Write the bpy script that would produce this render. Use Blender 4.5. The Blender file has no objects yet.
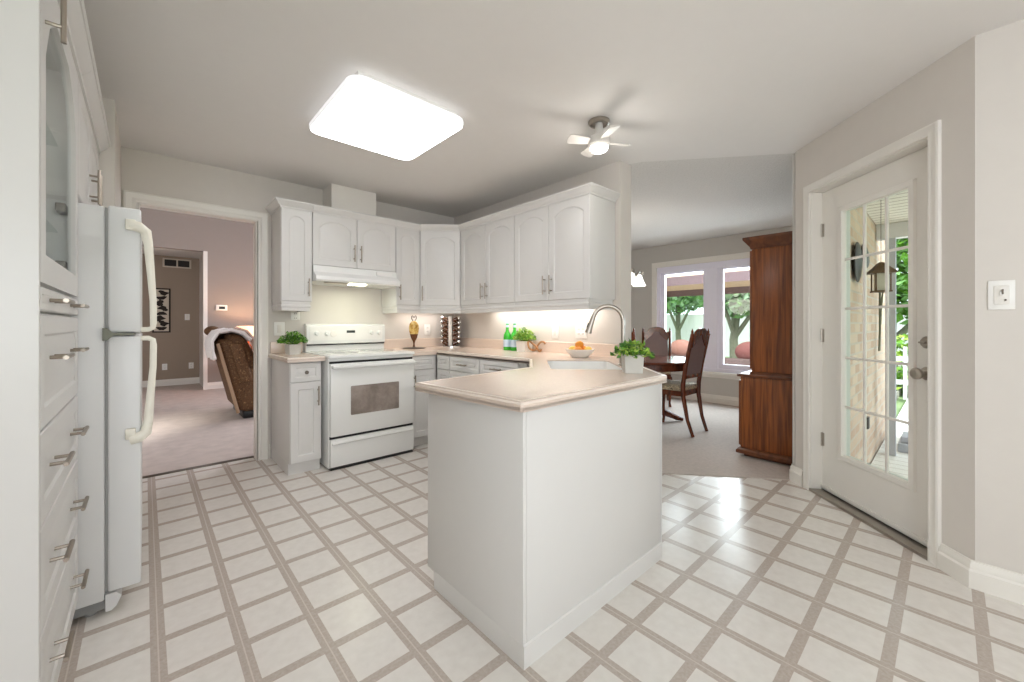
import bpy, bmesh, math, random
from mathutils import Vector, Matrix
random.seed(7)
PI = math.pi
S2 = math.sqrt(2)
SC = bpy.context.scene
COL = SC.collection

# ------------------------------------------------------------------ camera, sky, lights, exposure
cam_d = bpy.data.cameras.new('camera')
cam = bpy.data.objects.new('camera', cam_d); COL.objects.link(cam)
cam.location = (0, 0, 1.16)
cam.rotation_euler = (PI / 2, 0, -math.radians(42.49))
cam_d.sensor_width = 36.0
cam_d.lens = 36.0 * 400.5 / 1024
cam_d.shift_y = -16.7 / 1024
cam_d.clip_start = 0.02
cam_d.clip_end = 200
SC.camera = cam

world = bpy.data.worlds.new('World'); SC.world = world
world.use_nodes = True
wn = world.node_tree.nodes; wl = world.node_tree.links
bg = wn['Background']
sky = wn.new('ShaderNodeTexSky')
sky.sky_type = 'HOSEK_WILKIE'
sky.turbidity = 6.0
sky.sun_direction = (-0.35, -0.5, 0.8)
mixw = wn.new('ShaderNodeMix'); mixw.data_type = 'RGBA'
mixw.inputs['Factor'].default_value = 0.75
wl.new(sky.outputs[0], mixw.inputs['A'])
mixw.inputs['B'].default_value = (0.92, 0.96, 1.0, 1)
wl.new(mixw.outputs['Result'], bg.inputs[0])
bg.inputs[1].default_value = 3.4

sun_d = bpy.data.lights.new('sun', 'SUN'); sun_d.energy = 5.0; sun_d.angle = math.radians(12); sun_d.color = (1, .97, .92)
sun = bpy.data.objects.new('sun', sun_d); COL.objects.link(sun)
sun.rotation_euler = Vector((0.35, 0.5, -0.8)).to_track_quat('-Z', 'Y').to_euler()


def area(name, loc, direction, sx, sy, power, color):
    d = bpy.data.lights.new(name, 'AREA'); d.shape = 'RECTANGLE'; d.size = sx; d.size_y = sy
    d.energy = power; d.color = color
    o = bpy.data.objects.new(name, d); COL.objects.link(o)
    o.location = loc
    o.rotation_euler = Vector(direction).to_track_quat('-Z', 'Y').to_euler()
    return o


# daylight lamps: assumed windows behind camera, left and in living room; real dining window
area('assumed_breakfast_daylight', (0.2, -2.17, 1.45), (0, 1, -0.08), 1.8, 1.5, 20, (0.86, 0.93, 1.0))  # unseen window behind the camera is assumed; lamp stands just inside it
area('assumed_side_daylight', (-0.78, -1.0, 1.5), (1, 0.25, -0.05), 1.3, 1.3, 48, (0.86, 0.93, 1.0))  # assumed side window: lamp before the solid left wall, no opening built
area('daylight_dining_window', (6.95, 2.35, 1.75), (-1, 0, -0.42), 2.2, 1.9, 240, (0.90, 0.94, 1.0))
area('assumed_living_daylight', (3.82, 6.0, 1.75), (-1, 0.0, -0.45), 2.2, 1.9, 150, (0.90, 0.90, 1.0))  # lamp added before the solid living room wall for an assumed window

SC.view_settings.view_transform = 'Standard'
SC.view_settings.look = 'None'
SC.view_settings.gamma = 1.0
SC.view_settings.use_curve_mapping = False
SC.view_settings.exposure = 0.12
SC.cycles.use_denoising = True
SC.cycles.max_bounces = 10
SC.cycles.diffuse_bounces = 6
SC.cycles.transparent_max_bounces = 16
SC.cycles.sample_clamp_indirect = 6.0
SC.cycles.caustics_reflective = False
SC.cycles.caustics_refractive = False


# ------------------------------------------------------------------ materials
def lin(c):
    out = []
    for v in c:
        v = v / 255.0
        out.append(v / 12.92 if v <= 0.04045 else ((v + 0.055) / 1.055) ** 2.4)
    return (*out, 1)


def new_mat(name):
    m = bpy.data.materials.new(name); m.use_nodes = True
    return m, m.node_tree.nodes, m.node_tree.links, m.node_tree.nodes['Principled BSDF']


def mat(name, rgb, rough=0.5, metal=0.0, var=0.03, scale=14, bump=0.0, bscale=200, spec=None, coat=0.0):
    m, n, l, b = new_mat(name)
    tc = n.new('ShaderNodeTexCoord')
    nz = n.new('ShaderNodeTexNoise'); nz.inputs['Scale'].default_value = scale; nz.inputs['Detail'].default_value = 4
    l.new(tc.outputs['Object'], nz.inputs['Vector'])
    mx = n.new('ShaderNodeMix'); mx.data_type = 'RGBA'
    c = lin(rgb)
    mx.inputs['A'].default_value = tuple(min(1, v * (1 - var * 2)) for v in c[:3]) + (1,)
    mx.inputs['B'].default_value = tuple(min(1, v * (1 + var * 2)) for v in c[:3]) + (1,)
    l.new(nz.outputs[0], mx.inputs['Factor'])
    l.new(mx.outputs['Result'], b.inputs['Base Color'])
    b.inputs['Roughness'].default_value = rough
    b.inputs['Metallic'].default_value = metal
    if spec is not None:
        b.inputs['Specular IOR Level'].default_value = spec
    b.inputs['Coat Weight'].default_value = coat
    if bump:
        n2 = n.new('ShaderNodeTexNoise'); n2.inputs['Scale'].default_value = bscale; n2.inputs['Detail'].default_value = 3
        l.new(tc.outputs['Object'], n2.inputs['Vector'])
        bp = n.new('ShaderNodeBump'); bp.inputs['Strength'].default_value = bump; bp.inputs['Distance'].default_value = 0.01
        l.new(n2.outputs[0], bp.inputs['Height']); l.new(bp.outputs[0], b.inputs['Normal'])
    return m


def emit_mat(name, rgb, strength, rough=0.4):
    m, n, l, b = new_mat(name)
    b.inputs['Base Color'].default_value = lin(rgb)
    b.inputs['Roughness'].default_value = rough
    b.inputs['Emission Color'].default_value = lin(rgb)
    b.inputs['Emission Strength'].default_value = strength
    return m


def glass_mat(name, tint=(240, 246, 246), refl=1.0):
    m, n, l, b = new_mat(name)
    n.remove(b)
    t = n.new('ShaderNodeBsdfTransparent'); t.inputs[0].default_value = lin(tint)
    g = n.new('ShaderNodeBsdfGlossy'); g.inputs['Roughness'].default_value = 0.02
    fr = n.new('ShaderNodeFresnel'); fr.inputs[0].default_value = 1.45
    mx = n.new('ShaderNodeMixShader')
    ge = n.new('ShaderNodeNewGeometry')
    fr_ = mnode(n, l, 'MULTIPLY', fr.outputs[0], refl)
    k = mnode(n, l, 'MULTIPLY', fr_, mnode(n, l, 'SUBTRACT', 1.0, ge.outputs['Backfacing']))
    l.new(k, mx.inputs[0]); l.new(t.outputs[0], mx.inputs[1]); l.new(g.outputs[0], mx.inputs[2])
    l.new(mx.outputs[0], n['Material Output'].inputs[0])
    return m


def wood_mat(name, dark, light, rough=0.35, scale=3.0, stretch=(9, 9, 0.7)):
    m, n, l, b = new_mat(name)
    tc = n.new('ShaderNodeTexCoord'); mp = n.new('ShaderNodeMapping')
    mp.inputs['Scale'].default_value = stretch
    l.new(tc.outputs['Object'], mp.inputs[0])
    nz = n.new('ShaderNodeTexNoise'); nz.inputs['Scale'].default_value = scale; nz.inputs['Detail'].default_value = 6; nz.inputs['Distortion'].default_value = 1.2
    l.new(mp.outputs[0], nz.inputs['Vector'])
    r = n.new('ShaderNodeValToRGB')
    r.color_ramp.elements[0].position = 0.3; r.color_ramp.elements[0].color = lin(dark)
    r.color_ramp.elements[1].position = 0.7; r.color_ramp.elements[1].color = lin(light)
    l.new(nz.outputs[0], r.inputs[0]); l.new(r.outputs[0], b.inputs['Base Color'])
    b.inputs['Roughness'].default_value = rough
    return m


def mnode(n, l, op, a, b=None):
    k = n.new('ShaderNodeMath'); k.operation = op
    for i, v in enumerate((a, b)):
        if v is None: continue
        if isinstance(v, (int, float)): k.inputs[i].default_value = v
        else: l.new(v, k.inputs[i])
    return k.outputs[0]


def vinyl_mat():
    m, n, l, b = new_mat('vinyl_tile')
    tc = n.new('ShaderNodeTexCoord'); sp = n.new('ShaderNodeSeparateXYZ')
    l.new(tc.outputs['Object'], sp.inputs[0])
    P = 0.2265
    def band(sock, c0):
        a = mnode(n, l, 'DIVIDE', mnode(n, l, 'SUBTRACT', sock, c0 - P / 2), P)
        f = mnode(n, l, 'FRACT', a)
        return mnode(n, l, 'MULTIPLY', mnode(n, l, 'ABSOLUTE', mnode(n, l, 'SUBTRACT', f, 0.5)), P)   # distance to the strip's centre line
    dx = band(sp.outputs[0], 0.0345); dy = band(sp.outputs[1], 0.1425)
    ix = mnode(n, l, 'LESS_THAN', dx, 0.0215); iy = mnode(n, l, 'LESS_THAN', dy, 0.0185)
    strip = mnode(n, l, 'MAXIMUM', ix, iy)
    lx = mnode(n, l, 'LESS_THAN', dx, 0.0022)
    nz = n.new('ShaderNodeTexNoise'); nz.inputs['Scale'].default_value = 26; nz.inputs['Detail'].default_value = 6
    l.new(tc.outputs['Object'], nz.inputs['Vector'])
    nz2 = n.new('ShaderNodeTexNoise'); nz2.inputs['Scale'].default_value = 90; nz2.inputs['Detail'].default_value = 5
    l.new(tc.outputs['Object'], nz2.inputs['Vector'])
    def mix(f, A, B):
        k = n.new('ShaderNodeMix'); k.data_type = 'RGBA'
        for s, v in (('Factor', f), ('A', A), ('B', B)):
            if isinstance(v, tuple): k.inputs[s].default_value = v
            else: l.new(v, k.inputs[s])
        return k.outputs['Result']
    tile = mix(nz.outputs[0], lin((212, 206, 199)), lin((230, 226, 220)))
    gro = mix(nz2.outputs[0], lin((166, 153, 142)), lin((200, 189, 180)))
    gro = mix(mnode(n, l, 'MULTIPLY', lx, 0.6), gro, lin((214, 204, 194)))
    l.new(mix(strip, tile, gro), b.inputs['Base Color'])
    b.inputs['Roughness'].default_value = 0.24
    b.inputs['Specular IOR Level'].default_value = 0.5
    n3 = n.new('ShaderNodeTexNoise'); n3.inputs['Scale'].default_value = 55; n3.inputs['Detail'].default_value = 2
    l.new(tc.outputs['Object'], n3.inputs['Vector'])
    hgt = mnode(n, l, 'ADD', mnode(n, l, 'MULTIPLY', strip, -0.25), mnode(n, l, 'MULTIPLY', n3.outputs[0], 0.5))
    bp = n.new('ShaderNodeBump'); bp.inputs['Strength'].default_value = 0.16; bp.inputs['Distance'].default_value = 0.006
    l.new(hgt, bp.inputs['Height']); l.new(bp.outputs[0], b.inputs['Normal'])
    return m


def brick_mat():
    m, n, l, b = new_mat('brick')
    tc = n.new('ShaderNodeTexCoord'); mp = n.new('ShaderNodeMapping')
    mp.inputs['Rotation'].default_value = (PI / 2, 0, 0)
    l.new(tc.outputs['Object'], mp.inputs[0])
    k = n.new('ShaderNodeTexBrick')
    k.inputs['Color1'].default_value = lin((214, 190, 168)); k.inputs['Color2'].default_value = lin((190, 158, 136))
    k.inputs['Mortar'].default_value = lin((196, 184, 172)); k.inputs['Scale'].default_value = 1.0
    k.inputs['Brick Width'].default_value = 0.22; k.inputs['Row Height'].default_value = 0.078; k.inputs['Mortar Size'].default_value = 0.008
    l.new(mp.outputs[0], k.inputs['Vector'])
    l.new(k.outputs[0], b.inputs['Base Color']); b.inputs['Roughness'].default_value = 0.85
    bp = n.new('ShaderNodeBump'); bp.inputs['Strength'].default_value = 0.6; bp.inputs['Distance'].default_value = 0.01; bp.invert = True
    l.new(k.outputs[1], bp.inputs['Height']); l.new(bp.outputs[0], b.inputs['Normal'])
    return m


def stripes_mat(name, rgb_a, rgb_b, axis, period, duty=0.1, rough=0.6):
    m, n, l, b = new_mat(name)
    tc = n.new('ShaderNodeTexCoord'); sp = n.new('ShaderNodeSeparateXYZ'); l.new(tc.outputs['Object'], sp.inputs[0])
    f = mnode(n, l, 'FRACT', mnode(n, l, 'DIVIDE', sp.outputs[axis], period))
    s = mnode(n, l, 'LESS_THAN', f, duty)
    mx = n.new('ShaderNodeMix'); mx.data_type = 'RGBA'
    l.new(s, mx.inputs['Factor']); mx.inputs['A'].default_value = lin(rgb_a); mx.inputs['B'].default_value = lin(rgb_b)
    l.new(mx.outputs['Result'], b.inputs['Base Color']); b.inputs['Roughness'].default_value = rough
    return m


def spotted_mat(name, cols, scale, rough=0.8, bump=0.0):
    """a woven or printed cloth: cell noise through a stepped ramp"""
    m, n, l, b = new_mat(name)
    tc = n.new('ShaderNodeTexCoord')
    nz = n.new('ShaderNodeTexNoise'); nz.inputs['Scale'].default_value = scale; nz.inputs['Detail'].default_value = 5; nz.inputs['Roughness'].default_value = 0.7
    l.new(tc.outputs['Object'], nz.inputs['Vector'])
    r = n.new('ShaderNodeValToRGB'); r.color_ramp.elements[0].color = lin(cols[0]); r.color_ramp.elements[1].color = lin(cols[-1])
    r.color_ramp.elements[0].position = 0.36; r.color_ramp.elements[1].position = 0.64
    for i, c in enumerate(cols[1:-1]):
        e = r.color_ramp.elements.new(0.36 + 0.28 * (i + 1) / (len(cols) - 1)); e.color = lin(c)
    l.new(nz.outputs[0], r.inputs[0]); l.new(r.outputs[0], b.inputs['Base Color']); b.inputs['Roughness'].default_value = rough
    if bump:
        bp = n.new('ShaderNodeBump'); bp.inputs['Strength'].default_value = bump; bp.inputs['Distance'].default_value = 0.01
        l.new(nz.outputs[0], bp.inputs['Height']); l.new(bp.outputs[0], b.inputs['Normal'])
    return m


M = {}
M['wall'] = mat('beige_wall_paint', (212, 206, 199), 0.75, var=0.01, bump=0.03, bscale=160)
M['ceiling'] = mat('ceiling_paint', (226, 223, 220), 0.85, var=0.008)
M['popcorn'] = mat('stippled_ceiling', (214, 211, 207), 0.95, var=0.03, scale=60, bump=0.9, bscale=75)
M['trim'] = mat('white_trim_paint', (230, 226, 219), 0.4, var=0.005)
M['cabinet'] = mat('white_thermofoil', (214, 212, 209), 0.33, var=0.006)
M['counter'] = mat('beige_laminate', (218, 200, 186), 0.2, var=0.05, scale=120)
M['counter_edge'] = mat('pale_laminate_edge', (226, 212, 200), 0.3, var=0.02)
M['appliance'] = mat('white_enamel', (232, 232, 229), 0.22, var=0.003)
M['fridge'] = mat('textured_white_enamel', (222, 222, 221), 0.35, var=0.006, bump=0.08, bscale=380)
M['fridge_handle'] = mat('ivory_plastic', (233, 228, 214), 0.35, var=0.005)
M['gasket'] = mat('grey_gasket', (150, 150, 148), 0.6)
M['black'] = mat('black_plastic', (22, 22, 24), 0.35)
M['dark_gap'] = mat('dark_recess', (48, 44, 42), 0.7)
M['nickel'] = mat('brushed_nickel', (172, 164, 154), 0.32, metal=1.0, var=0.02)
M['pull_metal'] = mat('satin_pull_metal', (158, 148, 136), 0.36, metal=1.0, var=0.02)
M['hinge_metal'] = mat('dull_hinge_metal', (112, 112, 100), 0.5, metal=0.5)
M['bronze'] = mat('dark_nickel', (120, 112, 104), 0.35, metal=1.0)
M['chrome'] = mat('chrome', (225, 226, 228), 0.1, metal=1.0, var=0.0)
M['vinyl'] = vinyl_mat()
M['carpet'] = mat('beige_carpet', (188, 176, 168), 0.95, var=0.09, scale=40, bump=0.5, bscale=420)
M['carpet_living'] = mat('pinkish_carpet', (200, 188, 180), 0.95, var=0.1, scale=9, bump=0.5, bscale=420)
M['living_wall'] = mat('mauve_wall_paint', (152, 142, 135), 0.75, var=0.01)
M['hall_wall'] = mat('taupe_wall_paint', (158, 142, 126), 0.75, var=0.01)
M['dining_wall'] = mat('greige_wall_paint', (196, 192, 186), 0.75, var=0.01)
M['glass'] = glass_mat('window_glass')
M['cab_glass'] = glass_mat('cabinet_glass', (246, 248, 248), 0.3)
M['oak'] = wood_mat('hutch_oak', (86, 40, 14), (150, 84, 36), 0.3, 2.0, (16, 16, 0.9))
M['oak_dark'] = wood_mat('hutch_oak_moulding', (70, 36, 18), (116, 66, 36), 0.3, 3.0, (4, 4, 4))
M['cherry'] = wood_mat('chair_cherry', (66, 28, 14), (112, 54, 28), 0.25, 4.0, (5, 5, 2))
M['table_wood'] = wood_mat('table_cherry', (70, 32, 18), (104, 52, 32), 0.13, 3.0, (3, 12, 3))
M['cane'] = mat('cane_weave', (126, 106, 104), 0.6, var=0.25, scale=160)
M['seat_cloth'] = spotted_mat('seat_brocade', [(58, 48, 40), (196, 178, 146), (110, 96, 80), (214, 200, 170)], 26)
M['recliner'] = spotted_mat('recliner_print', [(50, 32, 18), (112, 78, 46), (74, 50, 30), (160, 122, 80)], 42, 0.75, 0.2)
M['recliner_welt'] = mat('tan_suede', (170, 142, 116), 0.8)
M['throw'] = mat('white_knit', (232, 228, 226), 0.95, var=0.05, bump=0.5, bscale=140)
M['throw_pink'] = mat('pale_pink_cloth', (206, 176, 160), 0.9, var=0.05)
M['leaf'] = mat('green_leaf', (104, 158, 46), 0.5, var=0.35, scale=30)
M['leaf_dark'] = mat('dark_green_leaf', (62, 112, 34), 0.5, var=0.3, scale=30)
M['leaf_lime'] = mat('lime_leaf', (168, 196, 84), 0.5, var=0.25, scale=30)
M['tree_leaf'] = mat('tree_leaf', (128, 172, 104), 0.6, var=0.4, scale=1.5)
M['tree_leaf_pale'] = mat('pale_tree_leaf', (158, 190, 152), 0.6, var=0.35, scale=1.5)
M['bark'] = mat('bark', (122, 122, 104), 0.9, var=0.2)
M['soil'] = mat('potting_soil', (58, 42, 30), 0.95, var=0.2)
M['pot_grey'] = mat('grey_cement_pot', (204, 202, 196), 0.7, var=0.05)
M['pot_white'] = mat('white_ceramic', (240, 236, 230), 0.2, var=0.0)
M['bottle'] = mat('green_bottle_glass', (52, 172, 44), 0.08, var=0.03)
M['bottle_label'] = mat('pale_blue_paper', (196, 214, 232), 0.6)
M['bottle_star'] = mat('red_print', (200, 60, 50), 0.6)
M['orange'] = mat('orange_peel', (236, 150, 44), 0.45, var=0.08, bump=0.2, bscale=240)
M['lemon'] = mat('lemon_peel', (244, 206, 96), 0.45, var=0.08, bump=0.2, bscale=240)
M['gold'] = spotted_mat('gold_glaze', [(150, 96, 40), (214, 172, 86), (238, 214, 150)], 22, 0.25)
M['brown_glaze'] = mat('brown_glaze', (104, 58, 30), 0.25)
M['jar'] = spotted_mat('spice_in_glass', [(54, 34, 24), (112, 84, 60), (90, 40, 28), (72, 66, 44)], 18, 0.15)
M['plate_white'] = mat('white_plastic', (236, 234, 230), 0.35, var=0.0)
M['driftwood'] = mat('natural_wood', (176, 128, 84), 0.6, var=0.15)
M['brick'] = brick_mat()
M['soffit'] = stripes_mat('grooved_soffit', (232, 226, 216), (120, 112, 104), 0, 0.11, 0.14)
M['deck'] = stripes_mat('deck_boards', (232, 228, 222), (168, 160, 150), 0, 0.14, 0.07)
M['patio'] = mat('patio_stone', (196, 188, 180), 0.9, var=0.1, scale=3)
M['lawn'] = mat('lawn', (142, 164, 116), 0.95, var=0.25, scale=3)
M['white_paint'] = mat('outdoor_white_paint', (226, 224, 226), 0.6)
M['grey_paint'] = mat('outdoor_grey_paint', (186, 188, 198), 0.6)
M['iron'] = mat('dark_iron', (58, 52, 50), 0.5)
M['canopy'] = mat('tan_canvas', (224, 194, 166), 0.85, var=0.03)
M['canopy_brown'] = mat('brown_canvas', (120, 98, 100), 0.85, var=0.03)
M['wicker'] = mat('brown_wicker', (96, 76, 72), 0.8, var=0.3, scale=70)
M['cushion'] = mat('salmon_cushion', (158, 112, 98), 0.85, var=0.05)
M['pillow_red'] = mat('dusty_red_pillow', (124, 74, 68), 0.85, var=0.08)
M['fan_white'] = mat('fan_white', (214, 210, 204), 0.45)
M['shade_glass'] = emit_mat('frosted_shade', (255, 250, 240), 1.6)
M['lamp_shade'] = emit_mat('lit_lamp_shade', (255, 214, 176), 1.1, 0.9)
M['diffuser'] = emit_mat('lit_diffuser', (252, 252, 255), 8.0)
M['diffuser_rim'] = emit_mat('dim_diffuser_rim', (250, 250, 252), 0.55)
M['fan_light'] = emit_mat('lit_fan_lens', (255, 250, 244), 6.0)
M['hood_light'] = emit_mat('lit_hood_lens', (255, 250, 220), 4.0)
M['strip_light'] = emit_mat('lit_strip', (255, 244, 224), 5.0)
M['art_dark'] = spotted_mat('dark_ink', [(36, 28, 24), (50, 40, 34)], 20)
M['art_paper'] = mat('cream_paper', (206, 196, 180), 0.8)
M['oven_window'] = spotted_mat('oven_window_glass', [(128, 116, 108), (158, 146, 138)], 5, 0.1)
M['cooktop'] = mat('pale_ceramic_glass', (226, 226, 222), 0.08, var=0.01)
M['burner_ring'] = mat('grey_burner_print', (176, 176, 174), 0.15)
M['display'] = mat('dark_display', (56, 60, 58), 0.2)
M['zinc'] = mat('aged_copper', (110, 86, 66), 0.5, metal=0.6)
M['lantern_glass'] = mat('frosted_lantern_panel', (220, 212, 196), 0.4)
M['sink'] = mat('white_sink_acrylic', (240, 239, 236), 0.2, var=0.0)


# ------------------------------------------------------------------ mesh helpers
class MB:
    def __init__(s): s.bm = bmesh.new()
    def box(s, x0, x1, y0, y1, z0, z1, bevel=0.0, seg=2):
        r = bmesh.ops.create_cube(s.bm, size=1.0)
        vs = r['verts']
        for v in vs:
            v.co = Vector(((x0 + x1) / 2 + v.co.x * (x1 - x0), (y0 + y1) / 2 + v.co.y * (y1 - y0), (z0 + z1) / 2 + v.co.z * (z1 - z0)))
        if bevel > 0:
            es = list({e for v in vs for e in v.link_edges})
            bmesh.ops.bevel(s.bm, geom=es, offset=bevel, segments=seg, profile=0.5, affect='EDGES')
        return s
    def cyl(s, p0, p1, r0, r1=None, seg=16, caps=True):
        p0 = Vector(p0); p1 = Vector(p1); r1 = r0 if r1 is None else r1
        d = p1 - p0; L = d.length
        q = d.to_track_quat('Z', 'Y').to_matrix().to_4x4()
        mtx = Matrix.Translation((p0 + p1) / 2) @ q
        bmesh.ops.create_cone(s.bm, cap_ends=caps, segments=seg, radius1=r0, radius2=max(r1, 1e-5), depth=L, matrix=mtx)
        return s
    def sphere(s, c, r, sc=(1, 1, 1), u=16, v=10, rot=None):
        mtx = Matrix.Translation(Vector(c)) @ (rot.to_4x4() if rot else Matrix.Identity(4)) @ Matrix.Diagonal((r * sc[0], r * sc[1], r * sc[2], 1))
        bmesh.ops.create_uvsphere(s.bm, u_segments=u, v_segments=v, radius=1.0, matrix=mtx)
        return s
    def lathe(s, prof, c=(0, 0, 0), seg=24, axis='z', close=False):
        rings = []
        for r, h in prof:
            ring = []
            for i in range(seg):
                a = 2 * PI * i / seg
                if axis == 'z': p = (c[0] + r * math.cos(a), c[1] + r * math.sin(a), c[2] + h)
                elif axis == 'y': p = (c[0] + r * math.cos(a), c[1] - h, c[2] + r * math.sin(a))
                else: p = (c[0] + h, c[1] + r * math.cos(a), c[2] + r * math.sin(a))
                ring.append(s.bm.verts.new(p))
            rings.append(ring)
        for a, b in zip(rings, rings[1:]):
            for i in range(seg):
                s.bm.faces.new((a[i], a[(i + 1) % seg], b[(i + 1) % seg], b[i]))
        if prof[0][0] > 1e-4: s.bm.faces.new(rings[0][::-1])
        if prof[-1][0] > 1e-4: s.bm.faces.new(rings[-1])
        return s
    def tube(s, pts, r, seg=10, closed=False, rs=None, flat=1.0):
        pts = [Vector(p) for p in pts]; n = len(pts); rings = []
        prev = None
        for i, p in enumerate(pts):
            if closed: t = pts[(i + 1) % n] - pts[i - 1]
            else: t = pts[min(i + 1, n - 1)] - pts[max(i - 1, 0)]
            t.normalize()
            if prev is None:
                ref = Vector((0, 0, 1)) if abs(t.z) < 0.9 else Vector((1, 0, 0))
                u = t.cross(ref).normalized()
            else:
                u = (prev - t * prev.dot(t)).normalized()
            prev = u; w = t.cross(u)
            rr = rs[i] if rs else r
            rings.append([s.bm.verts.new(p + u * rr * math.cos(2 * PI * k / seg) + w * rr * flat * math.sin(2 * PI * k / seg)) for k in range(seg)])
        m = n if closed else n - 1
        for i in range(m):
            a, b = rings[i], rings[(i + 1) % n]
            for k in range(seg):
                s.bm.faces.new((a[k], a[(k + 1) % seg], b[(k + 1) % seg], b[k]))
        if not closed:
            s.bm.faces.new(rings[0][::-1]); s.bm.faces.new(rings[-1])
        return s
    def prism(s, poly, z0, z1, fn=None, holes=()):
        """poly (and holes) in 2-D extruded from z0 to z1; fn maps (a, b, h) to a point"""
        fn = fn or (lambda a, b, h: (a, b, h))
        tmp = bmesh.new(); es = []
        for loop in (poly, *holes):
            vs = [tmp.verts.new((a, b, 0)) for a, b in loop]
            es += [tmp.edges.new((vs[i], vs[(i + 1) % len(vs)])) for i in range(len(vs))]
        bmesh.ops.triangle_fill(tmp, use_beauty=True, use_dissolve=False, edges=es)
        tmp.verts.index_update()
        flat = [(v.co.x, v.co.y) for v in tmp.verts]
        faces = [[v.index for v in f.verts] for f in tmp.faces]
        bot = [s.bm.verts.new(fn(a, b, z0)) for a, b in flat]; top = [s.bm.verts.new(fn(a, b, z1)) for a, b in flat]
        for f in faces:
            s.bm.faces.new([top[i] for i in f]); s.bm.faces.new([bot[i] for i in reversed(f)])
        for e in tmp.edges:
            if len(e.link_faces) == 1:
                i, j = e.verts[0].index, e.verts[1].index
                s.bm.faces.new((bot[i], bot[j], top[j], top[i]))
        tmp.free()
        return s
    def sweep(s, path, prof, closed=False, fn=None, cap=True):
        """prof: list of (outward offset, height) round a closed section; outward is the right hand of the path"""
        fn = fn or (lambda a, b, h: (a, b, h))
        P = [Vector(p) for p in path]; n = len(P); rings = []
        for i in range(n):
            def nrm(a, b):
                d = (b - a).normalized(); return Vector((d.y, -d.x))
            if closed: n0, n1 = nrm(P[i - 1], P[i]), nrm(P[i], P[(i + 1) % n])
            else:
                n0 = nrm(P[i - 1], P[i]) if i else None
                n1 = nrm(P[i], P[i + 1]) if i < n - 1 else None
                n0 = n0 or n1; n1 = n1 or n0
            m = (n0 + n1) / (1 + n0.dot(n1))
            rings.append([s.bm.verts.new(fn(P[i].x + m.x * o, P[i].y + m.y * o, h)) for o, h in prof])
        k = len(prof)
        for i in range(n if closed else n - 1):
            a, b = rings[i], rings[(i + 1) % n]
            for j in range(k):
                s.bm.faces.new((a[j], a[(j + 1) % k], b[(j + 1) % k], b[j]))
        if not closed and cap:
            s.bm.faces.new(rings[0][::-1]); s.bm.faces.new(rings[-1])
        return s
    def rings(s, loops, cap0=True, cap1=True):
        R = [[s.bm.verts.new(p) for p in L] for L in loops]
        k = len(R[0])
        for a, b in zip(R, R[1:]):
            for j in range(k):
                s.bm.faces.new((a[j], a[(j + 1) % k], b[(j + 1) % k], b[j]))
        if cap0: s.bm.faces.new(R[0][::-1])
        if cap1: s.bm.faces.new(R[-1])
        return s
    def leafs(s, centres, size, tilt=0.7, pts=5):
        for c in centres:
            c = Vector(c); L = size * random.uniform(0.7, 1.3)
            d = Vector((random.gauss(0, 1), random.gauss(0, 1), random.gauss(0, tilt))).normalized()
            w = d.cross(Vector((random.gauss(0, .4), random.gauss(0, .4), 1))).normalized() * L * 0.32
            u = d.cross(w).normalized() * L * 0.12
            vs = [s.bm.verts.new(c + v) for v in (d * -L * .5, d * -L * .1 + w + u, d * L * .5, d * -L * .1 - w + u)]
            s.bm.faces.new(vs)
        return s
    def build(s, name, m, parent=None, smooth=35, loc=None, rotz=0.0):
        me = bpy.data.meshes.new(name)
        bmesh.ops.recalc_face_normals(s.bm, faces=s.bm.faces)
        if smooth:
            lim = math.radians(smooth)
            for f in s.bm.faces: f.smooth = True
            for e in s.bm.edges:
                if len(e.link_faces) == 2 and e.calc_face_angle(0) > lim: e.smooth = False
        s.bm.to_mesh(me); s.bm.free()
        me.materials.append(M[m] if isinstance(m, str) else m)
        o = bpy.data.objects.new(name, me); COL.objects.link(o)
        if parent is not None: o.parent = parent
        if loc is not None: o.location = loc
        if rotz: o.rotation_euler = (0, 0, rotz)
        return o


def tag(o, label, cat, group=None, kind=None):
    o['label'] = label; o['category'] = cat
    if group: o['group'] = group
    if kind: o['kind'] = kind
    return o


def thing(name, label, cat, loc=(0, 0, 0), rotz=0.0, group=None):
    o = bpy.data.objects.new(name, None); COL.objects.link(o)
    o.location = loc; o.rotation_euler = (0, 0, rotz); o.empty_display_size = 0.1
    return tag(o, label, cat, group)


def struct(name, mb, m, label=None, smooth=35):
    o = mb.build(name, m, smooth=smooth)
    o['kind'] = 'structure'; o['category'] = name.split('_')[0]
    if label: o['label'] = label
    return o


def dup(root, loc, rotz, label, group=None, cat=None):
    r = root.copy(); COL.objects.link(r); r.location = loc; r.rotation_euler = (0, 0, rotz); r['label'] = label
    if group: r['group'] = group
    for ch in list(root.children):
        c = ch.copy(); COL.objects.link(c); c.parent = r
        for g in ch.children:
            d = g.copy(); COL.objects.link(d); d.parent = c
    return r


def rrect(w, h, r, n=5, cx=0, cy=0):
    out = []
    for (sx, sy, a0) in ((1, 1, 0), (-1, 1, PI / 2), (-1, -1, PI), (1, -1, 3 * PI / 2)):
        for i in range(n + 1):
            a = a0 + PI / 2 * i / n
            out.append((cx + sx * (w / 2 - r) + r * math.cos(a), cy + sy * (h / 2 - r) + r * math.sin(a)))
    return out


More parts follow.
